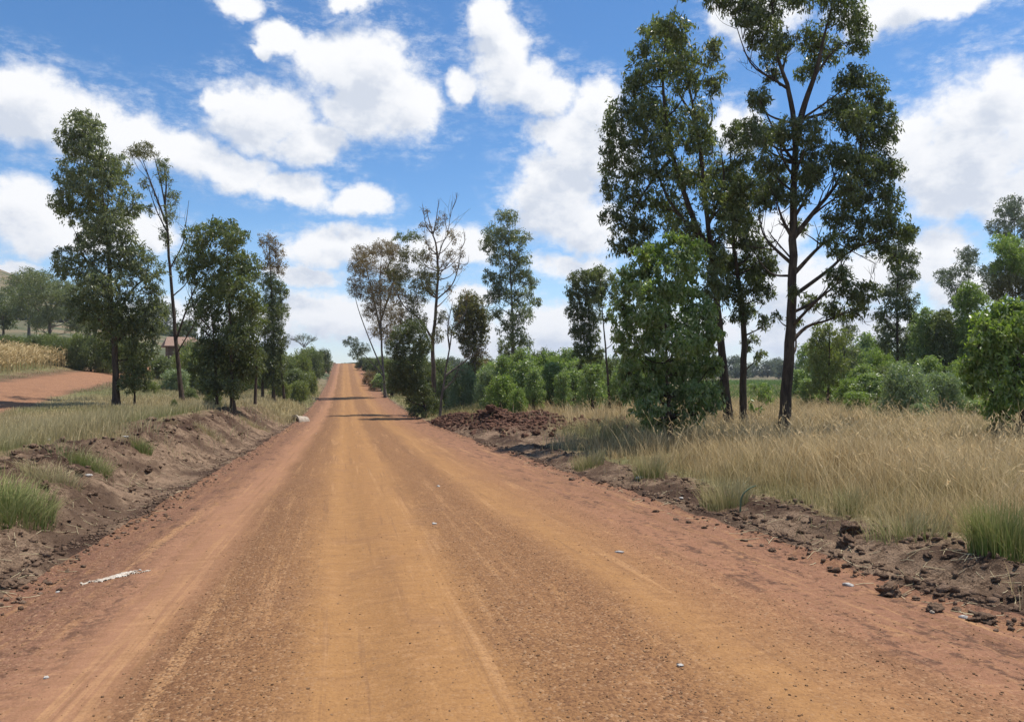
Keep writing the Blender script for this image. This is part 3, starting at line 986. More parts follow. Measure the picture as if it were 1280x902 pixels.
tree('round_tree', 'rounded olive tree with brown dead leaves under its crown, left of a tall slim eucalyptus', [(594, 484), (593, 440), (590, 400), (588, 380)],
     [(586, 374, 13, 9), (578, 388, 12, 13), (596, 388, 13, 13), (588, 402, 17, 14), (604, 402, 8, 14), (578, 414, 10, 12), (596, 422, 13, 13), (586, 436, 10, 11, 'olive'), (600, 444, 10, 12, 'dry'), (588, 456, 10, 9, 'olive')],
     'olive', 'grey', 2.6, L=.24, cov=2.7, seed=25, D=58, bare=[((593, 450), (575, 462), (558, 478), 1.4)])
tree('eucalyptus_tree', 'tall slim grey-green eucalyptus rising alone behind the bright saplings', [(641, 492), (641, 440), (640, 380), (637, 320), (633, 270)],
     [(633, 274, 14, 9), (617, 290, 14, 10), (649, 296, 14, 10), (632, 298, 15, 10), (612, 306, 11, 9), (626, 318, 16, 11), (650, 322, 13, 11), (641, 342, 16, 12), (610, 345, 9, 8), (624, 354, 10, 10), (664, 352, 10, 8), (654, 342, 9, 8), (626, 368, 12, 12), (650, 372, 16, 12),
      (671, 378, 7, 6), (619, 392, 9, 8), (651, 396, 14, 12), (638, 412, 15, 12), (632, 432, 11, 10), (652, 428, 12, 12), (640, 444, 12, 8), (612, 372, 6, 8)],
     'blue', 'grey', 3.4, L=.24, cov=1.9, seed=26, D=55)

# --- right of the road
tree('slim_tree', 'slim dark leafy tree left of its bare-stemmed leaning neighbour, one of a close pair', [(738, 500), (738, 440), (736, 390), (732, 345)],
     [(724, 350, 14, 10), (740, 346, 13, 9), (719, 366, 11, 12), (735, 370, 15, 13), (748, 362, 9, 12), (720, 388, 11, 12), (737, 394, 13, 13), (723, 412, 11, 12), (738, 418, 12, 12), (728, 436, 12, 11), (742, 444, 10, 11), (732, 458, 10, 9)],
     'dark', 'dark', 2.6, L=.2, cov=2.8, seed=31, D=44)
tree('slim_tree', 'slim tree with bare leaning stem, right one of a close pair', [(763, 510), (758, 450), (754, 400), (749, 340)],
     [(752, 340, 13, 8, 'euc'), (766, 350, 8, 9), (756, 360, 10, 10), (768, 374, 6, 8), (748, 378, 9, 9), (762, 396, 7, 8), (770, 420, 6, 7)],
     'euc', 'dark', 2.6, L=.19, cov=1.7, seed=32, D=38)
tree('eucalyptus_tree', 'very tall drooping eucalyptus with pointed leafy top, left of the tallest tree', [(913, 540), (905, 470), (899, 410), (893, 340), (884, 270), (876, 190), (862, 110), (848, 40)],
     [(840, 14, 16, 9), (822, 36, 18, 14), (846, 34, 20, 14), (806, 64, 15, 14), (828, 62, 22, 15), (858, 60, 15, 14), (800, 88, 14, 12), (822, 92, 22, 14), (846, 88, 18, 14), (874, 88, 12, 14, 'blue'), (792, 112, 16, 14), (818, 120, 22, 15), (850, 118, 20, 15), (884, 115, 11, 14, 'blue'),
      (778, 140, 17, 15), (806, 150, 22, 16), (840, 150, 22, 17), (872, 148, 14, 15, 'blue'), (766, 160, 13, 13), (768, 182, 14, 13), (794, 182, 22, 16), (828, 186, 24, 17), (862, 184, 18, 16), (898, 168, 13, 17), (768, 208, 15, 13), (798, 218, 22, 16), (836, 222, 22, 17), (872, 214, 20, 17),
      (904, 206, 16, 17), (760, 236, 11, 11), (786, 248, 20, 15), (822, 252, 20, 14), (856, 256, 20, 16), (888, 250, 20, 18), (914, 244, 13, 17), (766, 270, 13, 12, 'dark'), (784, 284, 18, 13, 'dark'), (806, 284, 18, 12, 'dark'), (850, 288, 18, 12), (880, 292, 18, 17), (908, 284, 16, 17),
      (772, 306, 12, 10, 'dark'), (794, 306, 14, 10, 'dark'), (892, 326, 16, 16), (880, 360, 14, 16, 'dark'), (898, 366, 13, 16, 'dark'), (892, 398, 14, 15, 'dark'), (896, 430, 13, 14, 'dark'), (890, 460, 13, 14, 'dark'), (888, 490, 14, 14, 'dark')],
     'euc', 'dark', 8.5, L=.19, cov=2.2, cs=1.08, seed=33, per=18, extra_trunks=[((893, 330), (870, 280), (840, 190), (828, 110), (832, 40), 4.5), ((880, 300), (836, 250), (812, 180), 3.2), ((886, 280), (905, 230), (902, 180), 2.5)],
     limbs=[((838, 200), (812, 230), (782, 280), 2.4), ((872, 180), (890, 150), (886, 115), 1.8), ((868, 150), (850, 120), (836, 96), 2.0)])
tree('eucalyptus_tree', 'dark eucalyptus with straight bare trunk standing close left of the tallest tree', [(929, 538), (929, 480), (930, 420), (926, 370), (919, 320), (915, 280), (914, 230), (912, 175)],
     [(928, 300, 14, 13), (945, 308, 14, 10), (956, 322, 12, 10), (938, 330, 16, 12), (920, 336, 12, 13), (950, 346, 15, 12), (966, 338, 11, 8), (934, 362, 14, 13), (955, 366, 10, 10), (942, 388, 9, 10, 'blue'), (952, 404, 7, 9, 'blue'), (918, 372, 9, 12), (940, 428, 7, 9, 'blue'), (950, 446, 6, 7, 'blue'), (916, 260, 10, 13), (926, 276, 10, 10), (908, 176, 10, 13), (922, 198, 12, 12), (908, 214, 12, 12), (926, 222, 13, 12), (914, 238, 13, 12), (932, 250, 12, 12), (938, 278, 12, 12), (904, 262, 11, 12), (900, 300, 12, 13), (906, 330, 12, 13), (926, 392, 10, 12), (908, 360, 12, 12)],
     'dark', 'dark', 7.0, L=.18, cov=2.2, cs=1.12, seed=34)
tree('eucalyptus_tree', 'tallest eucalyptus with bare straight trunk standing in the dry grass and a wide dark crown', [(980, 546), (984, 470), (989, 390), (991, 320), (992, 240), (994, 170), (986, 115), (975, 80), (968, 40), (962, -30)],
     [(886, 6, 13, 12), (880, -12, 14, 12), (912, 2, 16, 14), (928, 20, 19, 14), (958, 8, 24, 16), (984, 18, 14, 16), (984, 42, 14, 15), (954, 48, 19, 14), (930, 42, 14, 10), (960, 72, 15, 11), (974, 86, 10, 9), (940, -20, 24, 16), (975, -25, 20, 16), (1000, -30, 20, 18),
      (1028, 10, 18, 14, 'euc'), (1056, 22, 20, 15, 'euc'), (1074, 34, 13, 14, 'euc'), (1022, 40, 15, 14, 'euc'), (1046, 52, 18, 15, 'euc'), (1070, 58, 11, 11, 'euc'), (1030, 70, 14, 12, 'euc'), (1050, -16, 24, 16, 'euc'),
      (946, 124, 14, 10), (936, 142, 10, 11), (958, 144, 17, 12), (976, 156, 15, 12), (940, 168, 14, 12), (962, 178, 20, 14), (990, 180, 16, 13), (1008, 196, 16, 14), (936, 192, 10, 11), (956, 206, 20, 14), (984, 208, 19, 14), (948, 228, 18, 14), (974, 234, 20, 14), (1004, 224, 16, 14), (958, 252, 16, 11), (986, 254, 14, 10), (1022, 212, 14, 13),
      (1064, 100, 15, 12), (1048, 112, 12, 10), (1082, 112, 15, 13), (1096, 128, 13, 13), (1066, 126, 17, 12), (1040, 140, 16, 12), (1074, 150, 20, 14), (1102, 148, 15, 15), (1050, 166, 16, 13), (1090, 172, 18, 14), (1112, 166, 11, 13), (1064, 188, 18, 13), (1096, 198, 18, 13), (1042, 198, 13, 13), (1058, 216, 19, 13), (1090, 222, 20, 14), (1112, 216, 11, 13),
      (1040, 244, 16, 13), (1072, 246, 21, 14), (1104, 250, 18, 15), (1054, 272, 17, 12), (1086, 278, 20, 14), (1116, 280, 15, 16), (1130, 292, 9, 15), (1072, 300, 14, 9), (1102, 306, 15, 12), (1122, 320, 10, 13),
      (1012, 278, 10, 8, 'euc'), (1030, 304, 12, 8, 'euc'), (1046, 318, 11, 7, 'euc'), (1020, 356, 13, 10), (1040, 364, 15, 11), (1060, 372, 17, 13), (1074, 388, 10, 12), (1046, 388, 13, 10), (1024, 376, 11, 9), (1012, 398, 8, 7), (978, 368, 6, 7), (976, 394, 5, 5), (958, 300, 8, 7)],
     'dark', 'dark', 10.5, L=.17, cov=2.35, cs=1.1, seed=35, per=18, depth=.9, top_r=.1,
     extra_trunks=[((994, 172), (1008, 128), (1018, 90), (1028, 50), (1040, 0), 4.6)],
     limbs=[((988, 328), (968, 312), (955, 292), (950, 268), 2.4), ((990, 300), (1015, 265), (1046, 232), (1062, 190), 3.6), ((990, 345), (1030, 305), (1062, 285), 3.0), ((989, 372), (1030, 340), (1062, 316), (1090, 300), 2.8), ((988, 392), (1020, 375), (1045, 350), (1056, 322), 2.2),
            ((987, 430), (1012, 408), (1036, 400), (1060, 390), 2.8), ((992, 262), (1006, 240), (1012, 215), 2.4), ((992, 300), (976, 275), (966, 250), 2.8), ((991, 275), (1010, 245), (1030, 215), 2.4), ((1056, 240), (1072, 200), (1078, 160), 2.4), ((1012, 110), (1030, 80), (1050, 55), 2.0),
            ((986, 112), (968, 100), (940, 75), (918, 20), 2.0), ((978, 88), (988, 60), (1000, 45), 1.6)],
     bare=[((988, 322), (966, 300), (962, 286), 1.2), ((980, 108), (945, 92), (926, 66), 1.1), ((970, 300), (948, 312), (930, 305), 1.0), ((1040, 300), (1072, 318), (1100, 330), .9), ((1062, 385), (1076, 398), (1082, 405), .7), ((1100, 380), (1092, 355), (1090, 330), .7)])
tree('young_tree', 'pale yellow-green young tree half hidden behind the low right bough of the tallest tree', [(1034, 508), (1036, 470), (1037, 430), (1036, 405)],
     [(1032, 414, 14, 10), (1046, 424, 11, 11), (1024, 430, 13, 12), (1040, 442, 15, 12), (1022, 452, 13, 12), (1048, 458, 11, 12), (1030, 468, 14, 11), (1020, 482, 11, 10), (1046, 482, 9, 10)],
     'yellow', 'dark', 2.6, L=.2, cov=2.0, seed=36, D=40)
tree('young_tree', 'thin dark tree showing between the pale young tree and the tallest tree\'s low bough', [(1056, 505), (1055, 450), (1053, 400)],
     [(1056, 398, 9, 9), (1062, 416, 9, 10, 'blue'), (1052, 432, 8, 9, 'blue'), (1066, 440, 7, 9, 'blue'), (1058, 456, 9, 9, 'blue')], 'dark', 'dark', 2.0, L=.2, cov=1.8, seed=37, D=46)
tree('eucalyptus_tree', 'ragged tree of separate dark clumps right of the tallest tree\'s crown', [(1124, 480), (1122, 440), (1121, 390), (1122, 330), (1124, 290)],
     [(1124, 300, 12, 11), (1112, 318, 11, 10), (1128, 326, 13, 11), (1136, 345, 10, 8), (1120, 346, 12, 10), (1106, 366, 11, 9), (1128, 362, 14, 10), (1138, 378, 11, 10), (1114, 380, 10, 9), (1102, 394, 11, 9), (1128, 394, 13, 11), (1142, 400, 9, 8), (1112, 410, 12, 10, 'blue'), (1130, 418, 12, 11, 'blue'), (1106, 428, 10, 9, 'blue'), (1140, 430, 9, 10, 'blue'), (1126, 440, 10, 9, 'blue')],
     'dark', 'dark', 3.0, L=.22, cov=2.3, seed=38, D=48)
tree('young_tree', 'full mid-green tree, left of two standing together beyond the silvery bush', [(1159, 500), (1158, 460), (1157, 410)],
     [(1156, 396, 12, 9), (1148, 410, 12, 11), (1164, 412, 12, 12), (1152, 428, 14, 12), (1168, 432, 10, 12), (1148, 446, 12, 11), (1162, 452, 12, 11), (1154, 468, 13, 10)], 'sapling', 'dark', 2.2, L=.21, cov=2.6, seed=39, D=46)
tree('young_tree', 'full mid-green tree, right of two standing together beyond the silvery bush', [(1180, 500), (1180, 460), (1179, 408)],
     [(1180, 398, 12, 9), (1174, 414, 12, 12), (1190, 412, 12, 12), (1182, 430, 14, 12), (1196, 432, 10, 12), (1176, 448, 12, 11), (1192, 452, 12, 11), (1184, 468, 13, 10)], 'euc', 'dark', 2.2, L=.21, cov=2.6, seed=40, D=45)
tree('young_tree', 'light green upright tree in front of the greyish tall trees at the right', [(1214, 500), (1214, 440), (1213, 368)],
     [(1212, 360, 10, 9), (1206, 374, 11, 12), (1220, 376, 10, 12), (1212, 392, 13, 12), (1206, 408, 11, 12), (1220, 412, 11, 12), (1212, 428, 12, 12), (1210, 446, 12, 12)], 'bright', 'dark', 2.0, L=.21, cov=2.7, seed=41, D=44)
tree('grey_tree', 'sparse greyish tall tree behind the light green upright tree', [(1212, 500), (1210, 420), (1210, 330)],
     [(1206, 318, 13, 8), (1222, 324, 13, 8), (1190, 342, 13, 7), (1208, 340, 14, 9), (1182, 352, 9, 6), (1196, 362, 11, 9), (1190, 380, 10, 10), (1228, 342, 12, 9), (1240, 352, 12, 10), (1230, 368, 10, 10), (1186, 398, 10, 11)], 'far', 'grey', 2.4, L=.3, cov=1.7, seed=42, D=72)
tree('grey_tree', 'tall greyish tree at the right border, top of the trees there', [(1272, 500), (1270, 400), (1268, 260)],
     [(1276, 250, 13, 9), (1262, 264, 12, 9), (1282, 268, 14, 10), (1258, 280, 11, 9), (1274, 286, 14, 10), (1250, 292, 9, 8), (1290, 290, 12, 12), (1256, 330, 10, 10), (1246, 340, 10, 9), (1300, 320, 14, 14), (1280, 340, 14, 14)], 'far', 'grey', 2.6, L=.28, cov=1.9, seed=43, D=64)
tree('green_tree', 'rounded green tree with brownish underside standing before the tall greyish right-border tree', [(1262, 500), (1262, 420), (1262, 310)],
     [(1262, 302, 15, 10), (1250, 314, 13, 11), (1274, 314, 14, 12), (1262, 328, 18, 12), (1248, 334, 10, 9), (1280, 334, 12, 12), (1250, 352, 11, 11, 'olive'), (1268, 352, 15, 12, 'olive'), (1260, 370, 14, 10, 'dry'), (1244, 366, 9, 10, 'olive'), (1282, 366, 12, 14, 'olive'), (1262, 392, 15, 12, 'olive')], 'bright', 'dark', 2.6, L=.24, cov=2.6, seed=44, D=50)
tree('bushy_tree', 'big bushy bright green eucalyptus in the dry grass at the right border', [(1277, 562), (1277, 520), (1274, 470), (1270, 420), (1268, 385)],
     [(1268, 384, 18, 11), (1292, 388, 20, 14), (1248, 400, 16, 12), (1272, 406, 22, 15), (1232, 414, 14, 12), (1254, 424, 22, 15), (1284, 430, 24, 18), (1222, 436, 14, 13), (1240, 446, 20, 15), (1268, 452, 24, 16), (1214, 456, 12, 12), (1232, 468, 18, 14), (1258, 476, 22, 15), (1288, 470, 22, 18),
      (1222, 486, 14, 12), (1246, 496, 20, 13), (1272, 500, 22, 15), (1296, 500, 20, 20), (1240, 514, 14, 9), (1264, 522, 17, 10), (1312, 420, 24, 24), (1318, 470, 22, 24), (1252, 540, 12, 6, 'olive'), (1266, 548, 10, 6, 'olive'), (1240, 534, 9, 5, 'olive')],
     'bright', 'dark', 5.5, L=.17, cov=3.0, seed=45, wd=.34, limbs=[((1277, 545), (1262, 525), (1244, 515), 2.0)])
tree('bushy_tree', 'big dense bushy young eucalyptus, bright on top, in front of the tall right-hand trees', [(838, 554), (837, 520), (834, 470), (832, 400), (832, 320)],
     [(842, 304, 15, 8, 'bright'), (826, 314, 18, 11, 'bright'), (858, 318, 16, 12, 'bright'), (798, 322, 13, 9, 'bright'), (812, 334, 18, 13), (840, 338, 22, 14), (866, 342, 14, 13), (790, 342, 16, 12), (782, 362, 15, 13), (806, 366, 22, 14), (836, 368, 24, 16), (866, 372, 20, 15),  # brighter leaf kind on the uppermost clumps puts the sunlit top into the colour
      (886, 384, 11, 13), (780, 386, 15, 14), (804, 396, 22, 15), (836, 400, 26, 16), (868, 404, 22, 16), (782, 412, 15, 13), (806, 426, 22, 15), (838, 432, 26, 16), (870, 434, 22, 16), (888, 418, 12, 14), (784, 440, 14, 13), (806, 456, 22, 15), (838, 462, 26, 16), (870, 464, 22, 16),
      (786, 466, 13, 12), (806, 484, 22, 14), (838, 490, 26, 15), (870, 494, 22, 15), (790, 490, 13, 11), (806, 508, 20, 11), (836, 516, 24, 11), (866, 518, 20, 11), (892, 460, 10, 14), (890, 500, 12, 13), (818, 530, 16, 7), (850, 532, 16, 7)],
     'sapling', 'dark', 5.2, L=.17, cov=3.5, seed=46, wd=.34, per=22, depth=1.1, sub_sig=.7)
tree('young_tree', 'small thin-stemmed sapling between the dark straight trunk and the tallest tree\'s trunk', [(948, 530), (949, 510), (948, 484)],
     [(942, 486, 7, 6), (956, 484, 9, 7), (950, 496, 7, 6), (962, 498, 7, 6), (940, 506, 6, 5), (952, 514, 6, 4)], 'sapling', 'dark', 1.3, L=.17, cov=1.5, seed=47)


# ------------------------------------------------------------------ shrubs and saplings: one of each kind, then copies
def shrub_parts(h, w, leaf, seed, L=.14, cov=2.4, stems=4, droop=.3, base=.12, wd=.34, dome=.7, bark='brown'):
    rng = np.random.default_rng(seed)
    C, RD, paths = [], [], []
    n = 16
    for i in range(n):
        t = (i + .5) / n
        z = h * (base + (1 - base) * t)
        prof = w * .5 * math.sqrt(max(.05, 1 - abs(t - .38) ** 2 / .42)) * (1 - .25 * t * dome)
        a = i * 2.4 + rng.uniform(-.4, .4)
        rr = prof * rng.uniform(.35, .8)
        r = w * rng.uniform(.17, .26)
        C.append(np.array([math.cos(a) * rr, math.sin(a) * rr, min(z, h - r * .6)]))
        RD.append(np.array([r, r, r * .85]))
        paths.append((smooth_path([np.array([rng.normal() * .05, rng.normal() * .05, -.1]), np.array([math.cos(a) * rr * .35, math.sin(a) * rr * .35, z * .5]), C[-1]]), np.linspace(.012 * h + .006, .004, 9)))
    V, T, sub = crown_leaves(C, RD, rng, L * .85, cov, droop, wd, 14)
    c = crown_mesh('crown', V, T, LEAF[leaf])
    v, f = tubes(paths, 5)
    return c, mesh_np('stems', v, f, 4, BARK[bark], smooth=True)


PROTO = {
    'sapling': [shrub_parts(2.6, 1.8, 'sapling', s, L=.17, cov=2.3, droop=.5, base=.2, dome=1.9) for s in (1, 2, 3, 16)],
    'bright': [shrub_parts(2.4, 2.2, 'bright', s, L=.15, cov=2.8) for s in (4, 5)],
    'silver': [shrub_parts(2.2, 2.6, 'silver', s, L=.14, cov=2.8, dome=.4) for s in (6, 7)],
    'green': [shrub_parts(2.2, 2.8, 'euc', s, L=.17, cov=2.4) for s in (8, 9)],
    'scrub': [shrub_parts(2.0, 3.4, 'yellow', s, L=.2, cov=2.2, dome=.3) for s in (10, 11)],
    'dark': [shrub_parts(2.2, 2.4, 'dark', s, L=.16, cov=2.6) for s in (12,)],
    'rust': [shrub_parts(1.6, 1.8, 'dry', s, L=.15, cov=1.6) for s in (13,)],
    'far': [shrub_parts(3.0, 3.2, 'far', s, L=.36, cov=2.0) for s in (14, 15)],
}
PH = {'sapling': 2.6, 'bright': 2.4, 'silver': 2.2, 'green': 2.2, 'scrub': 2.0, 'dark': 2.2, 'rust': 1.6, 'far': 3.0}
PW = {'sapling': 1.8, 'bright': 2.2, 'silver': 2.6, 'green': 2.8, 'scrub': 3.4, 'dark': 2.4, 'rust': 1.8, 'far': 3.2}
srng = random.Random(5)


def shrub(kind, u, vtop, wpx, D, label, name='shrub', cat='shrub', group=None):
    """a bush standing at depth D whose top reaches photograph row vtop and whose crown is wpx wide"""
    b = gd(u, D)
    top = px_world(u, vtop, D)[2]
    h = max(.4, top - b[2])
    w = wpx * D / FPX
    c, s = srng.choice(PROTO[kind])
    root = thing(name, label, cat, b, group, srng.uniform(0, 6.28))
    root.scale = (w / PW[kind] * 1.0, w / PW[kind] * 1.0, h / PH[kind])
    link('crown', c, root)
    link('stems', s, root)
    return root


G1 = 'young eucalyptus saplings planted beyond the soil heap'
L1 = 'bushy young eucalyptus sapling, one of the row beyond the soil heap'
for u, vt, w, D, k, lab in [
    (615, 452, 50, 62, 'sapling', L1), (665, 446, 54, 50, 'bright', L1), (695, 448, 50, 48, 'bright', L1), (722, 452, 44, 46, 'sapling', L1), (780, 456, 44, 50, 'sapling', L1), (588, 462, 34, 60, 'sapling', L1),
    (628, 470, 46, 41, 'bright', 'yellow-green round sapling directly behind the top of the soil heap'),
    (658, 452, 54, 44, 'sapling', L1), (690, 455, 48, 43, 'sapling', L1), (716, 462, 44, 42, 'sapling', L1), (741, 456, 42, 36, 'sapling', 'bushy sapling on a bare dark stem right of the small clod pile'),
    (774, 464, 34, 38, 'sapling', L1), (640, 448, 40, 52, 'sapling', L1), (704, 444, 48, 54, 'sapling', L1), (612, 462, 40, 50, 'silver', 'grey-green round shrub left of the yellow-green sapling behind the heap'),
    (578, 458, 40, 54, 'silver', 'silvery shrub just right of the half-dead tree'), (560, 470, 34, 56, 'green', 'low green shrub behind the crooked bare stem'), (676, 440, 40, 62, 'green', L1), (730, 446, 40, 60, 'green', L1),
    (600, 448, 44, 66, 'green', L1), (760, 450, 40, 58, 'green', L1), (795, 452, 44, 56, 'green', L1), (648, 486, 26, 38, 'bright', 'low bright sapling at the right shoulder of the soil heap')]:
    shrub(k, u, vt, w, D, lab, 'eucalyptus_sapling' if k in ('sapling', 'bright') else 'shrub', 'sapling' if k in ('sapling', 'bright') else 'shrub', G1)

for u, vt, w, D in [(652, 436, 40, 47), (686, 440, 38, 50), (712, 436, 40, 49), (745, 444, 36, 45), (788, 440, 40, 47), (628, 446, 36, 48), (668, 462, 32, 40), (704, 466, 30, 39)]:
    shrub('sapling', u, vt, w, D, L1, 'eucalyptus_sapling', 'sapling', G1)

G2 = 'shrubs along the right edge of the dry grass'
L2 = 'bushy green shrub in the thicket behind the dry grass'
for u, vt, w, D, k, lab in [
    (1012, 430, 44, 66, 'sapling', L2), (1046, 424, 46, 70, 'green', L2), (1082, 418, 46, 66, 'sapling', L2), (1104, 426, 44, 72, 'green', L2), (1152, 410, 50, 70, 'green', L2), (1196, 404, 50, 66, 'sapling', L2), (1228, 396, 56, 62, 'green', L2), (1236, 420, 50, 44, 'sapling', L2), (1000, 462, 46, 58, 'sapling', L2), (1024, 440, 46, 50, 'sapling', L2), (1068, 436, 44, 48, 'sapling', L2), (1096, 440, 46, 50, 'bright', L2), (1140, 424, 50, 56, 'sapling', L2), (1170, 430, 46, 46, 'bright', L2), (1208, 420, 50, 58, 'sapling', L2), (1078, 456, 40, 40, 'sapling', L2), (1112, 452, 40, 42, 'bright', L2), (1160, 446, 46, 40, 'sapling', L2),
    (1132, 458, 66, 30, 'silver', 'round silvery bush with glinting leaves at the far edge of the dry grass'), (1176, 468, 60, 31, 'silver', 'paler silvery bush right of the round glinting one'), (1085, 468, 56, 36, 'sapling', L2), (1062, 474, 44, 37, 'bright', L2),
    (1108, 460, 50, 40, 'green', L2), (1206, 452, 56, 38, 'bright', L2), (1150, 505, 30, 28, 'silver', 'low silvery shrub at the foot of the round glinting bush'), (1040, 478, 40, 42, 'bright', L2), (1010, 474, 34, 46, 'sapling', L2), (1200, 478, 60, 33, 'sapling', L2), (1090, 450, 50, 52, 'green', L2),
    (1148, 446, 60, 50, 'green', L2), (1190, 440, 60, 54, 'green', L2), (1230, 430, 70, 52, 'green', L2), (1270, 430, 70, 48, 'green', L2), (1016, 456, 40, 60, 'green', L2), (1060, 448, 44, 60, 'sapling', L2), (1300, 440, 70, 40, 'green', L2), (1070, 490, 40, 34, 'bright', L2), (1220, 500, 40, 30, 'sapling', L2)]:
    shrub(k, u, vt, w, D, lab, 'shrub', 'shrub', G2)

G3 = 'roadside shrubs on the right towards the crest'
L3 = 'green roadside shrub on the right bank below the road crest'
for u, vt, w, D, k, lab in [
    (462, 464, 20, 112, 'rust', 'reddish brown dried bush on the right bank below the road crest'), (468, 472, 20, 100, 'rust', 'lower reddish dried bush at the right road edge'), (472, 448, 30, 118, 'green', L3), (486, 452, 30, 104, 'scrub', L3), (478, 466, 30, 98, 'sapling', L3),
    (496, 462, 30, 90, 'green', L3), (480, 446, 26, 130, 'green', L3), (508, 458, 34, 84, 'scrub', L3), (490, 478, 26, 84, 'sapling', L3), (454, 447, 22, 165, 'dark', 'dark shrub right of the road on the crest'), (464, 448, 26, 150, 'dark', L3), (530, 455, 40, 80, 'green', L3), (550, 450, 40, 85, 'green', L3), (500, 448, 40, 115, 'scrub', L3), (520, 444, 40, 120, 'green', L3)]:
    shrub(k, u, vt, w, D, lab, 'shrub', 'shrub', G3)

G4 = 'shrubs on the left slope behind the roadside trees'
L4 = 'green shrub on the left slope behind the roadside trees'
for u, vt, w, D, k, lab in [
    (372, 444, 40, 92, 'scrub', L4), (392, 440, 30, 120, 'green', L4), (404, 438, 22, 140, 'dark', 'dark green shrub at the left edge of the road crest'), (384, 436, 40, 135, 'scrub', L4), (368, 462, 40, 80, 'green', L4), (386, 466, 26, 84, 'scrub', L4), (356, 448, 40, 88, 'green', L4), (396, 450, 22, 125, 'dark', L4),
    (238, 440, 46, 66, 'scrub', L4), (220, 462, 40, 58, 'silver', 'rounded grey-green shrub right of the side track'), (252, 452, 50, 62, 'green', L4), (264, 462, 36, 55, 'dark', L4), (300, 448, 60, 70, 'green', L4), (330, 446, 50, 78, 'scrub', L4), (205, 446, 46, 74, 'green', L4), (238, 486, 20, 46, 'green', L4), (268, 488, 24, 34, 'dark', 'dark low bush at the foot of the broad dense tree'),
    (188, 478, 24, 52, 'scrub', L4), (240, 428, 50, 86, 'green', L4), (280, 440, 60, 88, 'scrub', L4), (330, 436, 60, 105, 'scrub', L4), (218, 500, 10, 27, 'green', 'small leafy weed in the grass left of the slender tree\'s foot'), (374, 478, 30, 66, 'scrub', L4), (350, 478, 30, 60, 'scrub', L4)]:
    shrub(k, u, vt, w, D, lab, 'shrub', 'shrub', G4)

G5 = 'hedge bushes above the dry maize'
L5 = 'low green hedge bush above the dry maize field'
for i, u in enumerate(range(-40, 175, 17)):
    shrub(('scrub', 'green')[i % 2], u + srng.uniform(-3, 3), 421 + srng.uniform(-3, 3), 34, 76 + srng.uniform(-3, 3), L5, 'hedge_bush', 'bush', G5)

G7 = 'dark bushes dotted over the hillside'
for i in range(46):
    D = srng.uniform(210, 330)
    u = srng.uniform(-60, 240)
    b_ = gd(u, D)
    w_ = srng.uniform(2.5, 7)
    vt_ = 451 - (np.dot(b_ + np.array([0, 0, w_ * .7]) - CAM, UPV) / np.dot(b_ - CAM, FWD)) * FPX
    shrub('dark', u, vt_, w_ * FPX / D, D, 'small dark bush on the hillside behind the left trees', 'hill_bush', 'bush', G7)

# far-off trees across the plain on the right and behind everything
G6 = 'hazy trees along the far edge of the plain'
L6 = 'hazy grey-green tree in the far tree line across the plain'
for i in range(70):
    u = 430 + i * 13.2 + srng.uniform(-5, 5)
    D = srng.uniform(230, 330)
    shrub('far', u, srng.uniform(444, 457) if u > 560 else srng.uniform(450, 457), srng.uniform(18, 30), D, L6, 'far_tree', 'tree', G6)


# ------------------------------------------------------------------ left background: hill trees, maize, house
tree('acacia_tree', 'wide umbrella-crowned tree with grey branches above the hedge and maize', [(60, 418), (62, 400), (56, 375), (50, 355)],
     [(22, 366, 16, 8), (40, 356, 18, 8), (60, 352, 18, 8), (80, 358, 16, 8), (30, 378, 18, 8), (54, 372, 20, 9), (78, 374, 18, 9), (96, 368, 14, 9), (20, 390, 14, 8), (44, 390, 18, 9), (70, 392, 18, 9), (92, 390, 14, 10), (48, 404, 14, 8), (82, 406, 14, 8), (64, 404, 10, 6)],
     'blue', 'grey', 3.0, L=.36, cov=1.7, droop=.1, seed=51, D=104, limbs=[((62, 402), (40, 380), (26, 368), 1.4), ((60, 395), (80, 372), (94, 366), 1.4)])
tree('acacia_tree', 'dark broad tree at the left border above the hedge', [(4, 420), (4, 400), (0, 385)],
     [(-6, 382, 14, 8), (10, 390, 10, 7), (-4, 398, 14, 8), (10, 404, 9, 7), (-20, 390, 14, 9)], 'dark', 'grey', 2.4, L=.36, cov=2.2, droop=.1, seed=52, D=106)
tree('acacia_tree', 'broad tree right of the wide umbrella-crowned tree, half behind the tall eucalyptus', [(112, 420), (112, 400), (110, 385)],
     [(100, 380, 14, 8), (118, 376, 15, 8), (134, 384, 12, 8), (108, 394, 16, 8), (128, 398, 14, 8), (104, 408, 12, 7), (145, 396, 12, 9), (160, 400, 12, 9)], 'blue', 'grey', 2.4, L=.36, cov=1.9, droop=.1, seed=53, D=108)
tree('acacia_tree', 'leafless flat-topped tree standing on the skyline left of the road crest', [(380, 440), (380, 432), (380, 427)],
     [(370, 424, 7, 3, 'far'), (380, 421, 9, 3, 'far'), (390, 424, 7, 3, 'far')], 'far', 'grey', 1.0, L=.3, cov=.8, droop=.1, seed=54, D=175,
     bare=[((380, 434), (372, 427), (362, 423), .6), ((380, 433), (376, 424), (372, 420), .5), ((380, 433), (384, 424), (388, 420), .5), ((380, 434), (388, 427), (397, 424), .6), ((380, 432), (380, 424), (381, 419), .5), ((378, 430), (368, 425), (364, 420), .4), ((382, 430), (391, 424), (394, 421), .4)])
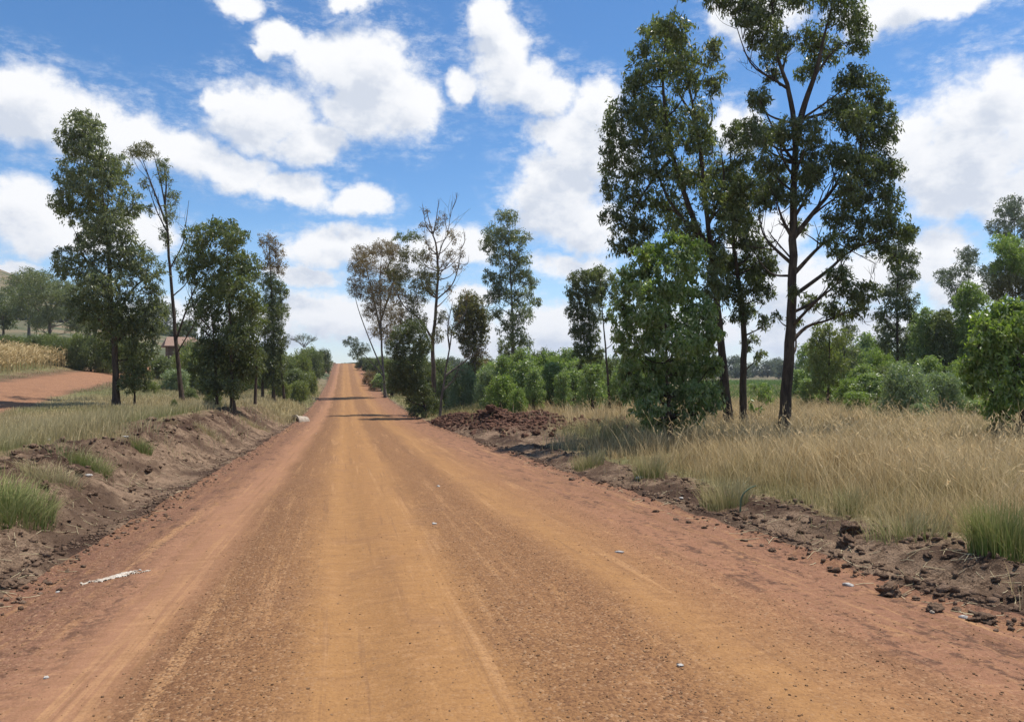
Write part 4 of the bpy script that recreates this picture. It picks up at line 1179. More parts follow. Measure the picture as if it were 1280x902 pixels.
tree('acacia_tree', 'tall dark grey-green tree on the lower hillside behind the umbrella-crowned tree', [(36, 408), (36, 380), (36, 362)],
     [(20, 350, 16, 8), (40, 346, 18, 9), (58, 350, 16, 9), (24, 362, 18, 9), (46, 362, 20, 9), (66, 364, 16, 9), (10, 364, 12, 8), (80, 362, 14, 8)], 'blue', 'grey', 2.4, L=.4, cov=1.6, droop=.1, seed=56, D=125)
tree('acacia_tree', 'broad tree between the tall full eucalyptus and the slender one, far behind them', [(190, 424), (190, 405), (190, 392)],
     [(176, 388, 14, 8), (192, 384, 15, 8), (206, 390, 13, 8), (180, 400, 15, 8), (202, 404, 14, 8), (190, 412, 14, 8)], 'far', 'grey', 2.2, L=.4, cov=2.0, droop=.1, seed=57, D=118)
tree('round_tree', 'small round tree beside the brown-roofed house', [(234, 424), (234, 414), (234, 408)], [(230, 406, 8, 6), (240, 408, 8, 6), (234, 414, 10, 6), (226, 412, 6, 5)], 'dark', 'dark', 1.4, L=.35, cov=2.6, seed=55, D=112)


def simple_mat(name, c1, c2, scale=8, rough=.85, bump=.4, stretch=(1, 1, 1)):
    m, nt, out = new_mat(name)
    tc = N(nt, 'ShaderNodeTexCoord')
    n = NOISE(nt, VM(nt, 'MULTIPLY', tc.outputs['Object'], stretch), scale, 6, .65)
    principled(nt, out, MIX(nt, STEP(nt, n, .32, .68), RGB(*c1), RGB(*c2)), rough, n, bump, .03, .2)
    return m


def pydata(name, verts, faces, mat, parent=None, loc=None, smooth=False):
    me = bpy.data.meshes.new(name)
    me.from_pydata([tuple(v) for v in verts], [], faces)
    me.materials.append(mat)
    if smooth:
        me.polygons.foreach_set('use_smooth', np.ones(len(me.polygons), bool))
    me.update()
    return link(name, me, parent, loc)


def box_verts(x0, x1, y0, y1, z0, z1):
    return [(x0, y0, z0), (x1, y0, z0), (x1, y1, z0), (x0, y1, z0), (x0, y0, z1), (x1, y0, z1), (x1, y1, z1), (x0, y1, z1)]


BOXF = [(0, 3, 2, 1), (4, 5, 6, 7), (0, 1, 5, 4), (1, 2, 6, 5), (2, 3, 7, 6), (3, 0, 4, 7)]


def build_house():
    D = 98
    b = gd(228, D)
    top = px_world(228, 422, D)[2] - b[2]
    root = thing('house', 'small house with a brown pitched roof on the left slope among shrubs', 'house', b, rz=-R(-18))
    wall = simple_mat('house_wall', (.10, .075, .06), (.16, .12, .09))
    roofm = simple_mat('rusty_roof', (.20, .12, .085), (.32, .21, .15), 3, .7, .5, (8, 1, 1))
    dark = simple_mat('dark_opening', (.02, .018, .015), (.04, .03, .025))
    eav = top - 1.0
    pydata('wall', box_verts(-1.9, 1.9, -1.5, 1.5, -.4, eav), BOXF, wall, root)
    rv = [(-2.4, -2.2, eav - .25), (2.4, -2.2, eav - .25), (2.4, 2.2, eav - .25), (-2.4, 2.2, eav - .25), (-1.9, 0, top), (1.4, 0, top),
          (-2.4, -2.2, eav - .13), (2.4, -2.2, eav - .13), (2.4, 2.2, eav - .13), (-2.4, 2.2, eav - .13), (-1.9, 0, top + .1), (1.4, 0, top + .1)]
    rf = [(6, 7, 11, 10), (8, 9, 10, 11), (7, 8, 11), (9, 6, 10), (0, 4, 5, 1), (2, 5, 4, 3), (1, 5, 2), (3, 4, 0), (0, 1, 7, 6), (1, 2, 8, 7), (2, 3, 9, 8), (3, 0, 6, 9)]
    pydata('roof', rv, rf, roofm, root)
    pydata('door', box_verts(-.3, .6, -1.56, -1.505, -.2, eav - .4), BOXF, dark, root)
    pydata('window', box_verts(1.0, 1.6, -1.56, -1.505, .7, 1.4), BOXF, dark, root)


build_house()


def strips(pos, height, width, lean, az, rng, seg=3, bend=1.0, tint=None):
    """curved tapering blades: pos Nx3"""
    n = len(pos)
    d = np.stack([np.cos(az), np.sin(az), np.zeros(n)], 1)
    s = np.stack([-np.sin(az + .9), np.cos(az + .9), np.zeros(n)], 1)
    V = np.empty((n, seg * 2 + 1, 3))
    for i in range(seg):
        t = i / seg
        c = pos + np.array([0, 0, 1.0]) * (height * (t - .25 * lean * t * t))[:, None] + d * (height * lean * t ** (1 + bend))[:, None]
        w = (width * (1 - .6 * t) * .5)[:, None]
        V[:, 2 * i] = c - s * w
        V[:, 2 * i + 1] = c + s * w
    V[:, -1] = pos + np.array([0, 0, 1.0]) * (height * (1 - .25 * lean))[:, None] + d * (height * lean)[:, None]
    nv = seg * 2 + 1
    base = (np.arange(n) * nv)[:, None]
    fl = []
    for i in range(seg - 1):
        fl.append([2 * i, 2 * i + 1, 2 * i + 3, 2 * i + 2])
    F = np.concatenate([np.concatenate([np.array(q)[None, :] + base for q in fl], 1), np.array([2 * seg - 2, 2 * seg - 1, 2 * seg])[None, :] + base], 1)
    sides = np.tile(np.array([4] * (seg - 1) + [3]), n)
    T = np.repeat(tint, nv, 0) if tint is not None else None
    if T is not None:
        T = T.copy().reshape(n, nv, -1)
        T[:, :, 2] = np.array([i // 2 / seg for i in range(nv)])[None, :]
        T = T.reshape(n * nv, -1)
    return V.reshape(-1, 3), F.ravel(), sides, T


def grass_mat(name, dry1, dry2, green, trans=.3):
    """r: random blade, g: how green the tuft is, b: height along the blade"""
    m, nt, out = new_mat(name)
    r, g, b = attr(nt)
    col = MIX(nt, r, RGB(*dry1), RGB(*dry2))
    gg = M(nt, 'MULTIPLY', g, M(nt, 'SUBTRACT', 1.25, b), clamp=True)
    col = MIX(nt, gg, col, RGB(*green))
    d = N(nt, 'ShaderNodeBsdfPrincipled')
    nt.links.new(col, d.inputs['Base Color'])
    d.inputs['Roughness'].default_value = .6
    d.inputs['Specular IOR Level'].default_value = .25
    t = N(nt, 'ShaderNodeBsdfTranslucent')
    nt.links.new(col, t.inputs[0])
    mx = N(nt, 'ShaderNodeMixShader')
    mx.inputs[0].default_value = trans
    nt.links.new(d.outputs[0], mx.inputs[1])
    nt.links.new(t.outputs[0], mx.inputs[2])
    nt.links.new(mx.outputs[0], out.inputs[0])
    return m


GR_DRY = grass_mat('dry_grass_blades', (.31, .215, .10), (.82, .64, .36), (.20, .22, .08), .42)
GR_MIX = grass_mat('mixed_grass_blades', (.30, .235, .11), (.68, .56, .32), (.20, .235, .075), .4)
GR_GREEN = grass_mat('green_grass_blades', (.24, .235, .075), (.44, .41, .17), (.145, .215, .05))
CROP = grass_mat('green_crop_leaves', (.11, .175, .04), (.19, .26, .07), (.10, .20, .03))
STALK = grass_mat('maize_stalks', (.42, .30, .13), (.60, .45, .23), (.20, .20, .08))


def sample_field(n, side, dmin, dmax, seed, pw=1.0):
    """points of the grassland inside (and a little outside) the view, denser close by"""
    rng = np.random.default_rng(seed)
    D = dmin * (dmax / dmin) ** (rng.random(n) ** pw)
    u = rng.uniform(480, 1480, n) if side > 0 else rng.uniform(-180, 430, n)
    lat = (u - 640) / FPX
    x = RGT[0] * lat * D + math.sin(YAW) * D
    y = RGT[1] * lat * D + math.cos(YAW) * D
    return x, y, D, rng


def grass_right():
    x, y, D, rng = sample_field(340000, 1, 4.6, 115, 3, .88)
    e = x - RR
    wob = fbm(x * .8, y * .8, 71, 4)
    cover = ss(e + .35 * wob, 1.15, 1.8)
    cover *= 1 - np.clip(heap_h(x, y) * 6, 0, 1)
    verge = (1 - ss(e + .5 * wob, 2.2, 3.6)) * ss(y, 18, 24) * (1 - ss(y, 38, 42))
    cover *= 1 - verge
    cover = np.maximum(cover, .07 * ss(e, .2, .5) * ss(vn(x * 1.3, y * 1.1, 132), .5, .75))
    cover = np.maximum(cover, ss(y, 41, 45) * ss(e + .3 * wob, .05, .6))
    clumpy = .12 + 1.5 * vn(x * .9, y * .9, 81) * (.5 + vn(x * 2.6, y * 2.6, 82))
    # thin shady ground under the bushy young eucalyptus
    b, _ = gp(838, 552)
    sh = np.exp(-((x - b[0]) ** 2 + (y - b[1] - .6) ** 2) / 2.6)
    keep = rng.random(len(x)) < cover * np.clip(clumpy, 0, 1) * (1 - .8 * sh)
    keep &= (y < 120)
    x, y, D, e = x[keep], y[keep], D[keep], e[keep]
    # gather into tussocks
    tx, ty = np.round(x / .22 + .5 * vn(x * 3, y * 3, 5)) * .22, np.round(y / .22) * .22
    k = rng.random(len(x)) < .5
    x = np.where(k, tx + rng.normal(size=len(x)) * .05, x)
    y = np.where(k, ty + rng.normal(size=len(x)) * .05, y)
    z = H(x, y) - .02
    big = vn(x * .5, y * .5, 91)
    hgt = (.22 + .42 * big + .28 * rng.random(len(x)) ** 2) * (.7 + .6 * vn(x * 2.1, y * 2.1, 92)) * (.6 + .4 * ss(x - RR, 1.2, 3.2)) * np.interp(D, [5, 40, 110], [1, 1.05, 1.1])
    hgt *= np.where(sh[keep] > .2, .6, 1)
    wid = np.maximum(.0045, D * .00055) * rng.uniform(.6, 1.7, len(x))
    lean = np.abs(rng.normal(.25, .34, len(x))).clip(0, 1.1)
    az = np.where(rng.random(len(x)) < .2, rng.normal(2.7, .8, len(x)), rng.uniform(0, 6.28, len(x)))
    edge = 1 - ss(x - RR, 1.6, 3.6)
    green = np.clip(.7 * ss(y, 41, 46) * (1 - ss(e[:len(x)], 4, 8)) + ss(vn(x * .33, y * .25, 95), .5, .8) * .7 + .35 * edge * (vn(x * 1.6, y * 1.6, 96) > .5) + rng.normal(size=len(x)) * .12 + .9 * ss(D[:len(x)], 46, 56), 0, 1)
    tint = np.stack([np.clip(rng.random(len(x)) ** 1.4 * .9 + .5 * (vn(x * .8, y * .8, 97) - .4), 0, 1), green, np.zeros(len(x))], 1).astype(np.float32)
    V, F, sd, T = strips(np.stack([x, y, z], 1), hgt, wid, lean, az, rng, 3, 1.0, tint)
    me = mesh_np('dry_grass', V, F, sd, GR_DRY, T)
    stuff(link('dry_grass', me), 'tall dry straw-coloured grass covering the field right of the road', 'grass')
    # long flowering culms arching above the field
    n = 8500
    x, y, D, rng = sample_field(n, 1, 5.0, 45, 9)
    e = x - RR
    k = (e > 1.6) & (rng.random(n) < .75) & (heap_h(x, y) < .02) & ((y < 18) | (e > 4))
    x, y, D = x[k], y[k], D[k]
    tint = np.stack([rng.uniform(.5, 1, len(x)), np.zeros(len(x)), np.zeros(len(x))], 1).astype(np.float32)
    V, F, sd, T = strips(np.stack([x, y, H(x, y)], 1), rng.uniform(.7, 1.25, len(x)), np.maximum(.0045, D * .0005), rng.uniform(.15, .9, len(x)), rng.uniform(0, 6.28, len(x)), rng, 5, .5, tint)
    tip = V.reshape(len(x), -1, 3)
    a_, b_ = tip[:, -1], tip[:, -3]
    dirv = (a_ - b_)
    dirv /= np.linalg.norm(dirv, axis=1)[:, None] + 1e-9
    hv = leaf_quads(np.repeat(a_, 3, 0) - np.repeat(dirv, 3, 0) * rng.uniform(0, .10, (len(x) * 3, 1)), np.repeat(dirv, 3, 0) + rng.normal(size=(len(x) * 3, 3)) * .18, rng.uniform(.05, .11, len(x) * 3), .16, rng)
    hv = hv.reshape(-1, 4, 3)
    nb = len(V)
    V = np.concatenate([V, hv.reshape(-1, 3)])
    F = np.concatenate([F, np.arange(len(hv) * 4) + nb])
    sd = np.concatenate([sd, np.full(len(hv), 4)])
    T = np.concatenate([T, np.tile(np.array([[.75, 0, .5]], np.float32), (len(hv) * 4, 1))])
    stuff(link('grass_culms', mesh_np('grass_culms', V, F, sd, GR_DRY, T)), 'long pale flowering grass stems arching above the dry field', 'grass')


def grass_left():
    x, y, D, rng = sample_field(210000, -1, 6.5, 110, 13, .95)
    d = RL - x + .35 * fbm(y * .35, y * 0 + 3, 11, 3)
    wob = fbm(x * .8, y * .8, 71, 4)
    cov = ss(d + .7 * wob, 2.3, 3.4)
    cov = np.maximum(cov, ss(y, 38, 46) * ss(d + .4 * wob, .0, .5))
    cov = np.maximum(cov, .16 * ss(d, .7, 1.2) * ss(vn(x * 1.1, y * .8, 131), .55, .8))
    td = track_d(x, y)
    cov *= ss(td + .5 * wob, 2.1, 3.0) * ss(td, 1.9, 2.6)
    beyond = ss(-(x + 17), 2, 6) * ss(y, 38, 46)
    cov *= 1 - .7 * beyond
    keep = (rng.random(len(x)) < cov * np.clip(.4 + .9 * vn(x * .8, y * .8, 83), 0, 1)) & (x < RL)
    x, y, D = x[keep], y[keep], D[keep]
    big = vn(x * .45, y * .45, 93)
    hgt = (.2 + .36 * big ** 1.3 + .2 * rng.random(len(x)) ** 2) * (1 - .5 * (1 - ss(td[keep], 4, 9)))
    wid = np.maximum(.005, D * .0006) * rng.uniform(.7, 1.4, len(x))
    lean = np.abs(rng.normal(.3, .33, len(x))).clip(0, 1.1)
    green = np.clip(ss(vn(x * .22, y * .22, 99), .45, .85) * .6 + .5 * (1 - ss(np.hypot(x + 6, y - 9), 2, 7)) + rng.normal(size=len(x)) * .15, 0, 1)
    tint = np.stack([rng.random(len(x)), green, np.zeros(len(x))], 1).astype(np.float32)
    V, F, sd, T = strips(np.stack([x, y, H(x, y) - .02], 1), hgt, wid, lean, rng.uniform(0, 6.28, len(x)), rng, 3, 1.0, tint)
    stuff(link('roadside_grass', mesh_np('roadside_grass', V, F, sd, GR_MIX, T)), 'short green and straw-coloured grass on the left bank top', 'grass')


def crop_field():
    """the low green crop far behind the tallest tree, and sparse blades at the far roadside"""
    rng = np.random.default_rng(17)
    n = 26000
    D = rng.uniform(50, 190, n)
    u = rng.uniform(860, 1140, n)
    lat = (u - 640) / FPX
    x = RGT[0] * lat * D + math.sin(YAW) * D
    y = RGT[1] * lat * D + math.cos(YAW) * D
    tint = np.stack([rng.random(n), rng.random(n), np.zeros(n)], 1).astype(np.float32)
    V, F, sd, T = strips(np.stack([x, y, H(x, y) - .05], 1), rng.uniform(.5, .9, n), rng.uniform(.12, .22, n), rng.uniform(.2, .9, n), rng.uniform(0, 6.28, n), rng, 3, 1.0, tint)
    stuff(link('green_crop', mesh_np('green_crop', V, F, sd, CROP, T)), 'low green crop on the plain seen behind the tallest tree', 'crop')


def maize():
    rng = np.random.default_rng(19)
    rows = []
    pos = []
    for D in np.arange(54.5, 76, .8):
        us = np.arange(-160, 113 - max(0, (57 - D)) * 12, 3.6)
        us = us + rng.uniform(-1.2, 1.2, len(us))
        pos.append(np.stack([us, D + rng.uniform(-.3, .3, len(us))], 1))
    pos = np.concatenate(pos)
    lat = (pos[:, 0] - 640) / FPX
    D = pos[:, 1]
    x = RGT[0] * lat * D + math.sin(YAW) * D
    y = RGT[1] * lat * D + math.cos(YAW) * D
    k = (track_d(x, y) > 3.8) & (x < -17)
    x, y = x[k], y[k]
    z = H(x, y)
    n = len(x)
    hh = rng.uniform(1.5, 2.05, n)
    tint = np.stack([rng.random(n), .15 * rng.random(n), np.zeros(n)], 1).astype(np.float32)
    parts = [strips(np.stack([x, y, z], 1), hh, np.full(n, .05), rng.uniform(0, .12, n), rng.uniform(0, 6.28, n), rng, 3, 1.0, tint)]
    for k in range(7):
        t = rng.uniform(.25, .95, n)
        tint = np.stack([rng.random(n), .1 * rng.random(n), np.zeros(n)], 1).astype(np.float32)
        parts.append(strips(np.stack([x, y, z + hh * t], 1), rng.uniform(.25, .5, n), rng.uniform(.06, .10, n), rng.uniform(.8, 1.6, n), rng.uniform(0, 6.28, n), rng, 3, .6, tint))
    V, F, S_, T, b = [], [], [], [], 0
    for v, f, s, t in parts:
        V.append(v)
        F.append(f + b)
        S_.append(s)
        T.append(t)
        b += len(v)
    me = mesh_np('maize_crop', np.concatenate(V), np.concatenate(F), np.concatenate(S_), STALK, np.concatenate(T))
    stuff(link('maize_crop', me), 'field of dry yellow maize stalks beyond the side track', 'crop')


grass_right()
grass_left()
crop_field()
maize()


def tuft(u, v, n, h, spread, mat, label, lean=.35, wid=.006, seed=1, green=.8):
    b, D = gp(u, v)
    rng = np.random.default_rng(seed)
    q_, a_ = spread * .8 * rng.random(n) ** .7, rng.uniform(0, 6.28, n)
    p = np.stack([q_ * np.cos(a_), q_ * np.sin(a_)], 1)
    z = H(b[0] + p[:, 0], b[1] + p[:, 1]) - b[2] - .02
    az = np.arctan2(p[:, 1], p[:, 0]) + rng.normal(size=n) * .7
    tint = np.stack([rng.random(n), np.where(rng.random(n) < .3, .1, np.clip(green + rng.normal(size=n) * .2, 0, 1)), np.zeros(n)], 1).astype(np.float32)
    V, F, sd, T = strips(np.stack([p[:, 0], p[:, 1], z], 1), h * rng.uniform(.5, 1.1, n), wid * rng.uniform(.7, 1.5, n), np.abs(rng.normal(lean, .25, n)).clip(0, 1.1), az, rng, 4, .8, tint)
    o = link('grass_tuft', mesh_np('grass_tuft', V, F, sd, mat, T), None, b)
    return tag(o, label, 'grass tuft', 'green grass tufts on the bare soil')


tuft(8, 640, 1500, .38, .62, GR_GREEN, 'big bright green grass tuft on the bank at the left border', .45, .007, 1, .75)
tuft(62, 600, 700, .26, .5, GR_MIX, 'pale yellow-green grass tuft on the bank right of the big bright one', .5, .006, 2, .35)
tuft(113, 582, 600, .30, .42, GR_GREEN, 'bright green grass tuft on the bank above the pale yellow one', .5, .006, 3, .9)
tuft(178, 562, 300, .36, .25, GR_GREEN, 'small dark green grass tuft halfway along the bank', .3, .007, 4, 1.0)
tuft(262, 545, 320, .3, .6, GR_MIX, 'thin dry grass tuft near the far end of the bank', .4, .008, 5, .3)
tuft(318, 535, 320, .3, .8, GR_MIX, 'sparse straw tuft at the far end of the bank beneath the narrow tree', .4, .009, 6, .4)
tuft(735, 585, 500, .4, .45, GR_MIX, 'olive green grass tuft on the verge nearest the soil heap', .3, .008, 7, .8)
tuft(812, 596, 520, .45, .35, GR_MIX, 'dense olive grass tuft on the verge, second from the soil heap', .25, .008, 8, .9)
tuft(905, 632, 700, .5, .42, GR_MIX, 'grey-green grass tuft at the edge of the verge beside the curved green stem', .3, .006, 9, .6)
tuft(1252, 700, 900, .55, .32, GR_GREEN, 'tall dense green grass tuft at the verge edge near the right border', .22, .006, 10, .85)
tuft(1130, 672, 420, .34, .5, GR_MIX, 'low green tuft in the straw at the verge edge above the dark clods', .35, .006, 11, .8)
tuft(1060, 640, 260, .42, .22, GR_MIX, 'narrow green tuft at the grass edge behind the biggest black clod', .25, .006, 12, .9)


# ------------------------------------------------------------------ loose soil, clods, stones, litter
def ico(sub=1):
    t = (1 + 5 ** .5) / 2
    v = np.array([(-1, t, 0), (1, t, 0), (-1, -t, 0), (1, -t, 0), (0, -1, t), (0, 1, t), (0, -1, -t), (0, 1, -t), (t, 0, -1), (t, 0, 1), (-t, 0, -1), (-t, 0, 1)], float)
    f = [(0, 11, 5), (0, 5, 1), (0, 1, 7), (0, 7, 10), (0, 10, 11), (1, 5, 9), (5, 11, 4), (11, 10, 2), (10, 7, 6), (7, 1, 8), (3, 9, 4), (3, 4, 2), (3, 2, 6), (3, 6, 8), (3, 8, 9), (4, 9, 5), (2, 4, 11), (6, 2, 10), (8, 6, 7), (9, 8, 1)]
    v /= np.linalg.norm(v[0])
    for _ in range(sub):
        mid, nf, vs = {}, [], list(v)

        def m(a, b):
            k = (min(a, b), max(a, b))
            if k not in mid:
                p = vs[a] + vs[b]
                vs.append(p / np.linalg.norm(p))
                mid[k] = len(vs) - 1
            return mid[k]
        for a, b, c in f:
            x, y, z = m(a, b), m(b, c), m(c, a)
            nf += [(a, x, z), (b, y, x), (c, z, y), (x, y, z)]
        v, f = np.array(vs), nf
    return v, np.array(f)


def lumps(x, y, r, rng, sub=0, squash=.7, sink=.25):
    bv, bf = ico(sub)
    n, nv = len(x), len(bv)
    jit = 1 + (rng.normal(size=(n, nv)) * (.36 if sub == 0 else .16)).clip(-.6, .8)
    sc = rng.uniform(.7, 1.35, (n, 1, 3)) * np.array([1, 1, squash])
    a = rng.uniform(0, 6.28, n)
    V = bv[None] * jit[:, :, None] * sc * r[:, None, None]
    c, s = np.cos(a)[:, None], np.sin(a)[:, None]
    X = V[:, :, 0] * c - V[:, :, 1] * s
    Y = V[:, :, 0] * s + V[:, :, 1] * c
    z = H(x, y)
    P = np.stack([X + x[:, None], Y + y[:, None], V[:, :, 2] + (z + r * squash * (1 - 2 * sink))[:, None]], -1)
    F = bf[None] + (np.arange(n) * nv)[:, None, None]
    t = np.stack([rng.random(n), rng.random(n), rng.random(n)], 1).astype(np.float32)
    return P.reshape(-1, 3), F.reshape(-1), np.repeat(t, nv, 0)


def clod_mat(name, c1, c2, c3):
    m, nt, out = new_mat(name)
    tc = N(nt, 'ShaderNodeTexCoord')
    r, g, b = attr(nt)
    n = NOISE(nt, tc.outputs['Object'], 28, 5, .65)
    col = MIX(nt, r, RGB(*c1), RGB(*c2))
    col = MIX(nt, M(nt, 'MULTIPLY', g, STEP(nt, n, .4, .65)), col, RGB(*c3))
    principled(nt, out, col, .95, n, 1.0, .05, .1)
    return m


CLOD = clod_mat('soil_clod', (.10, .060, .038), (.23, .148, .097), (.28, .19, .13))
CLOD_RED = clod_mat('red_soil_clod', (.070, .036, .024), (.165, .082, .053), (.22, .12, .08))
GRAVEL = clod_mat('road_gravel', (.20, .115, .065), (.34, .195, .10), (.42, .26, .15))


def scatter_soil():
    rng = np.random.default_rng(23)
    X, Y, Rr = [], [], []

    def add(x, y, r):
        X.append(x)
        Y.append(y)
        Rr.append(r)
    n = 4200                                             # windrow on the left edge
    y = 3 * (60 / 3) ** rng.random(n)
    x = RL - .05 - .12 * fbm(y * .9, y * 0, 5, 2) + rng.normal(size=n) * .17
    add(x, y, .004 + .026 * rng.random(n) ** 4)
    n = 2600                                             # right edge
    y = 3 * (50 / 3) ** rng.random(n)
    x = RR + .05 - .15 * fbm(y * .8, y * 0 + 7, 6, 2) + rng.normal(size=n) * .16
    add(x, y, .004 + .03 * rng.random(n) ** 5)
    n = 5200                                             # left bank
    y = 5 * (45 / 5) ** rng.random(n)
    x = RL - rng.uniform(.1, 3.0, n)
    add(x, y, .004 + .035 * rng.random(n) ** 6)
    n = 2600                                             # right verge
    y = 3.5 * (40 / 3.5) ** rng.random(n)
    x = RR + rng.uniform(.1, 1.0, n) * np.interp(y, [3, 16, 24, 40], [1.5, 1.7, 3.2, 3.5])
    add(x, y, .004 + .035 * rng.random(n) ** 6)
    n = 1500                                             # turned-over soil along the crest of the bank
    y = 5 * (40 / 5) ** rng.random(n)
    x = RL - 2.0 + .35 * fbm(y * .35, y * 0 + 3, 11, 3) + rng.normal(size=n) * .3
    k = vn(x * 1.4, y * 1.1, 121) > .42
    add(x[k], y[k], .01 + .06 * rng.random(k.sum()) ** 4)
    n = 2600                                             # the two broken ridges of the right verge
    y = 3.5 * (26 / 3.5) ** rng.random(n)
    two = rng.random(n) < .5
    x = RR + .3 * fbm(y * .4, y * 0 + 9, 31, 3) + np.where(two, .08, 1.0) + rng.normal(size=n) * np.where(two, .1, .16)
    k = vn(x * 1.2, y * .9, 122) > .45
    add(x[k], y[k], .006 + .045 * rng.random(k.sum()) ** 5)
    x, y, r = np.concatenate(X), np.concatenate(Y), np.concatenate(Rr)
    V, F, T = lumps(x, y, r, rng)
    stuff(link('loose_soil', mesh_np('loose_soil', V, F, 3, CLOD, T)), 'loose brown soil crumbs along both road edges and on the bank', 'soil')
    # the heap
    n = 22000
    x, y = rng.uniform(4.6, 11.2, n), rng.uniform(25, 43.5, n)
    k = rng.random(n) < heap_h(x, y) * 2.6
    x, y = x[k], y[k]
    V, F, T = lumps(x, y, .012 + .10 * rng.random(len(x)) ** 5, rng, 0, .75, .35)
    stuff(link('heap_rubble', mesh_np('heap_rubble', V, F, 3, CLOD_RED, T)), 'broken red-brown lumps covering the long soil heap beside the road', 'soil')
    # gravel on the road
    n = 52000
    y = 2.7 * (16 / 2.7) ** (rng.random(n) ** 1.15)
    wav = .0
    x = rng.uniform(RL, RR, n)
    dens = np.interp(x, [-2.7, -2.0, -1.7, -1.3, -.95, -.5, -.1, .8, 1.1, 1.8, 2.2, 2.6, 3.1, 3.6, 4.6], [.8, .5, .08, .1, 1, .75, .12, .15, .7, .8, .15, .3, .5, .25, .5])
    k = rng.random(n) < dens * np.clip(.3 + 1.2 * vn(x * 2, y * 1.2, 77), 0, 1)
    x, y = x[k], y[k]
    V, F, T = lumps(x, y, .002 + .006 * rng.random(len(x)) ** 4, rng, 0, .6, .3)
    stuff(link('road_gravel', mesh_np('road_gravel', V, F, 3, GRAVEL, T)), 'fine loose gravel in long bands on the dirt road', 'gravel')


scatter_soil()


def clod(u, v, r, label, mat=CLOD, seed=1, group=None, squash=.75):
    b, D = gp(u, v)
    rng = np.random.default_rng(seed)
    bv, bf = ico(3)
    V = bv.copy()
    for k, (f, a) in enumerate(((1.6, .45), (3.5, .32), (8, .2), (17, .1))):
        V = V * (1 + a * fbm(bv[:, 0] * f + seed * 3.1 + bv[:, 2] * 1.7, bv[:, 1] * f + bv[:, 2] * f * 1.3 + k, 200 + k, 2)[:, None])
    V *= r * np.array([rng.uniform(.9, 1.35), rng.uniform(.8, 1.1), squash])
    V[:, 2] += r * squash * .45
    t = np.tile(np.array([[.15 + rng.random() * .5, rng.random() * .7, 0]], np.float32), (len(V), 1))
    o = link('soil_clod', mesh_np('soil_clod', V, bf.ravel(), 3, mat, t), None, b)
    o.rotation_euler = (0, 0, rng.uniform(0, 6.28))
    return tag(o, label, 'soil clod', group)


GC = 'larger soil clods on the verges'
LCR = 'dark soil clod lying on the right verge'
LCL = 'brown soil clod lying on the left bank'
clod(1064, 663, .105, 'biggest black clod at the grass edge of the right verge', seed=1, group=GC)
clod(1058, 682, .075, 'black clod just below the biggest one on the right verge', seed=2, group=GC)
clod(1112, 742, .085, 'black clod on the lower ridge of the right verge, left end', seed=3, group=GC)
clod(1168, 766, .05, 'small black clod beside pale straw on the lower ridge', seed=4, group=GC)
clod(1230, 780, .07, 'flat dark clod on the lower ridge nearest the right border', seed=5, group=GC, squash=.5)
for i, (u, v, r) in enumerate([(966, 691, .06), (1010, 690, .05), (942, 650, .07), (955, 655, .06), (970, 650, .05), (1000, 664, .07), (1025, 672, .06), (905, 644, .05), (990, 712, .05), (1040, 716, .06), (1075, 690, .06), (1160, 700, .06), (1180, 702, .05), (1155, 718, .05), (1210, 712, .05), (1245, 724, .06),
                               (1090, 664, .05), (1130, 678, .06), (880, 690, .05), (860, 668, .05), (715, 600, .09), (600, 556, .08), (1145, 750, .05), (1195, 790, .06), (1265, 745, .06), (1100, 705, .05), (930, 690, .045), (820, 640, .06), (845, 655, .05), (920, 640, .06)]):
    clod(u, min(v, 645 + (u - 830) * .326), r * .6, LCR, seed=20 + i, group=GC, squash=.55)
for i, (u, v, r) in enumerate([(22, 568, .13), (40, 562, .10), (70, 572, .10), (100, 595, .07), (55, 612, .08), (185, 590, .09), (115, 618, .08), (60, 640, .06), (150, 632, .06), (30, 690, .06), (10, 740, .08), (90, 680, .05), (130, 548, .10), (210, 540, .12), (190, 530, .12), (255, 528, .12), (235, 535, .10), (300, 540, .12), (165, 608, .07), (230, 575, .08), (280, 560, .08)]):
    clod(u, v, r * .8, LCL, seed=60 + i, group=GC, squash=.6)
GH = 'dark clods piled right of the long soil heap'
for i, (u, v, r, l) in enumerate([(748, 532, .26, 'tallest dark clod of the small pile right of the soil heap'), (768, 536, .22, 'middle dark clod of the small pile right of the soil heap'), (786, 540, .2, 'right-hand dark clod of the small pile right of the soil heap'), (735, 537, .18, 'lower left dark clod of the small pile right of the soil heap'), (760, 541, .16, 'low front clod of the small pile right of the soil heap')]):
    clod(u, v, r, l, CLOD_RED, 100 + i, GH)
for i, (u, v, r) in enumerate([(604, 519, .22), (616, 518, .26), (626, 520, .2), (582, 524, .14), (646, 528, .14), (560, 533, .14), (590, 536, .14), (630, 540, .13), (670, 543, .13), (690, 545, .1), (655, 546, .11)]):
    clod(u, v, r, 'large rough lump sitting on the long soil heap', CLOD_RED, 130 + i, 'large lumps on the soil heap')

STONE = simple_mat('white_stone', (.34, .31, .27), (.60, .56, .50), 20, .8, .4)
LIME = simple_mat('white_lime', (.34, .25, .17), (.66, .61, .52), 45, .9, .6)
CONC = simple_mat('pale_concrete', (.28, .22, .16), (.46, .39, .31), 6, .85, .4)
STRAW = simple_mat('straw', (.45, .36, .2), (.62, .52, .33), 10, .8, .2)
GREENSTEM = simple_mat('green_stem', (.10, .15, .08), (.17, .22, .13), 10, .6, .2)


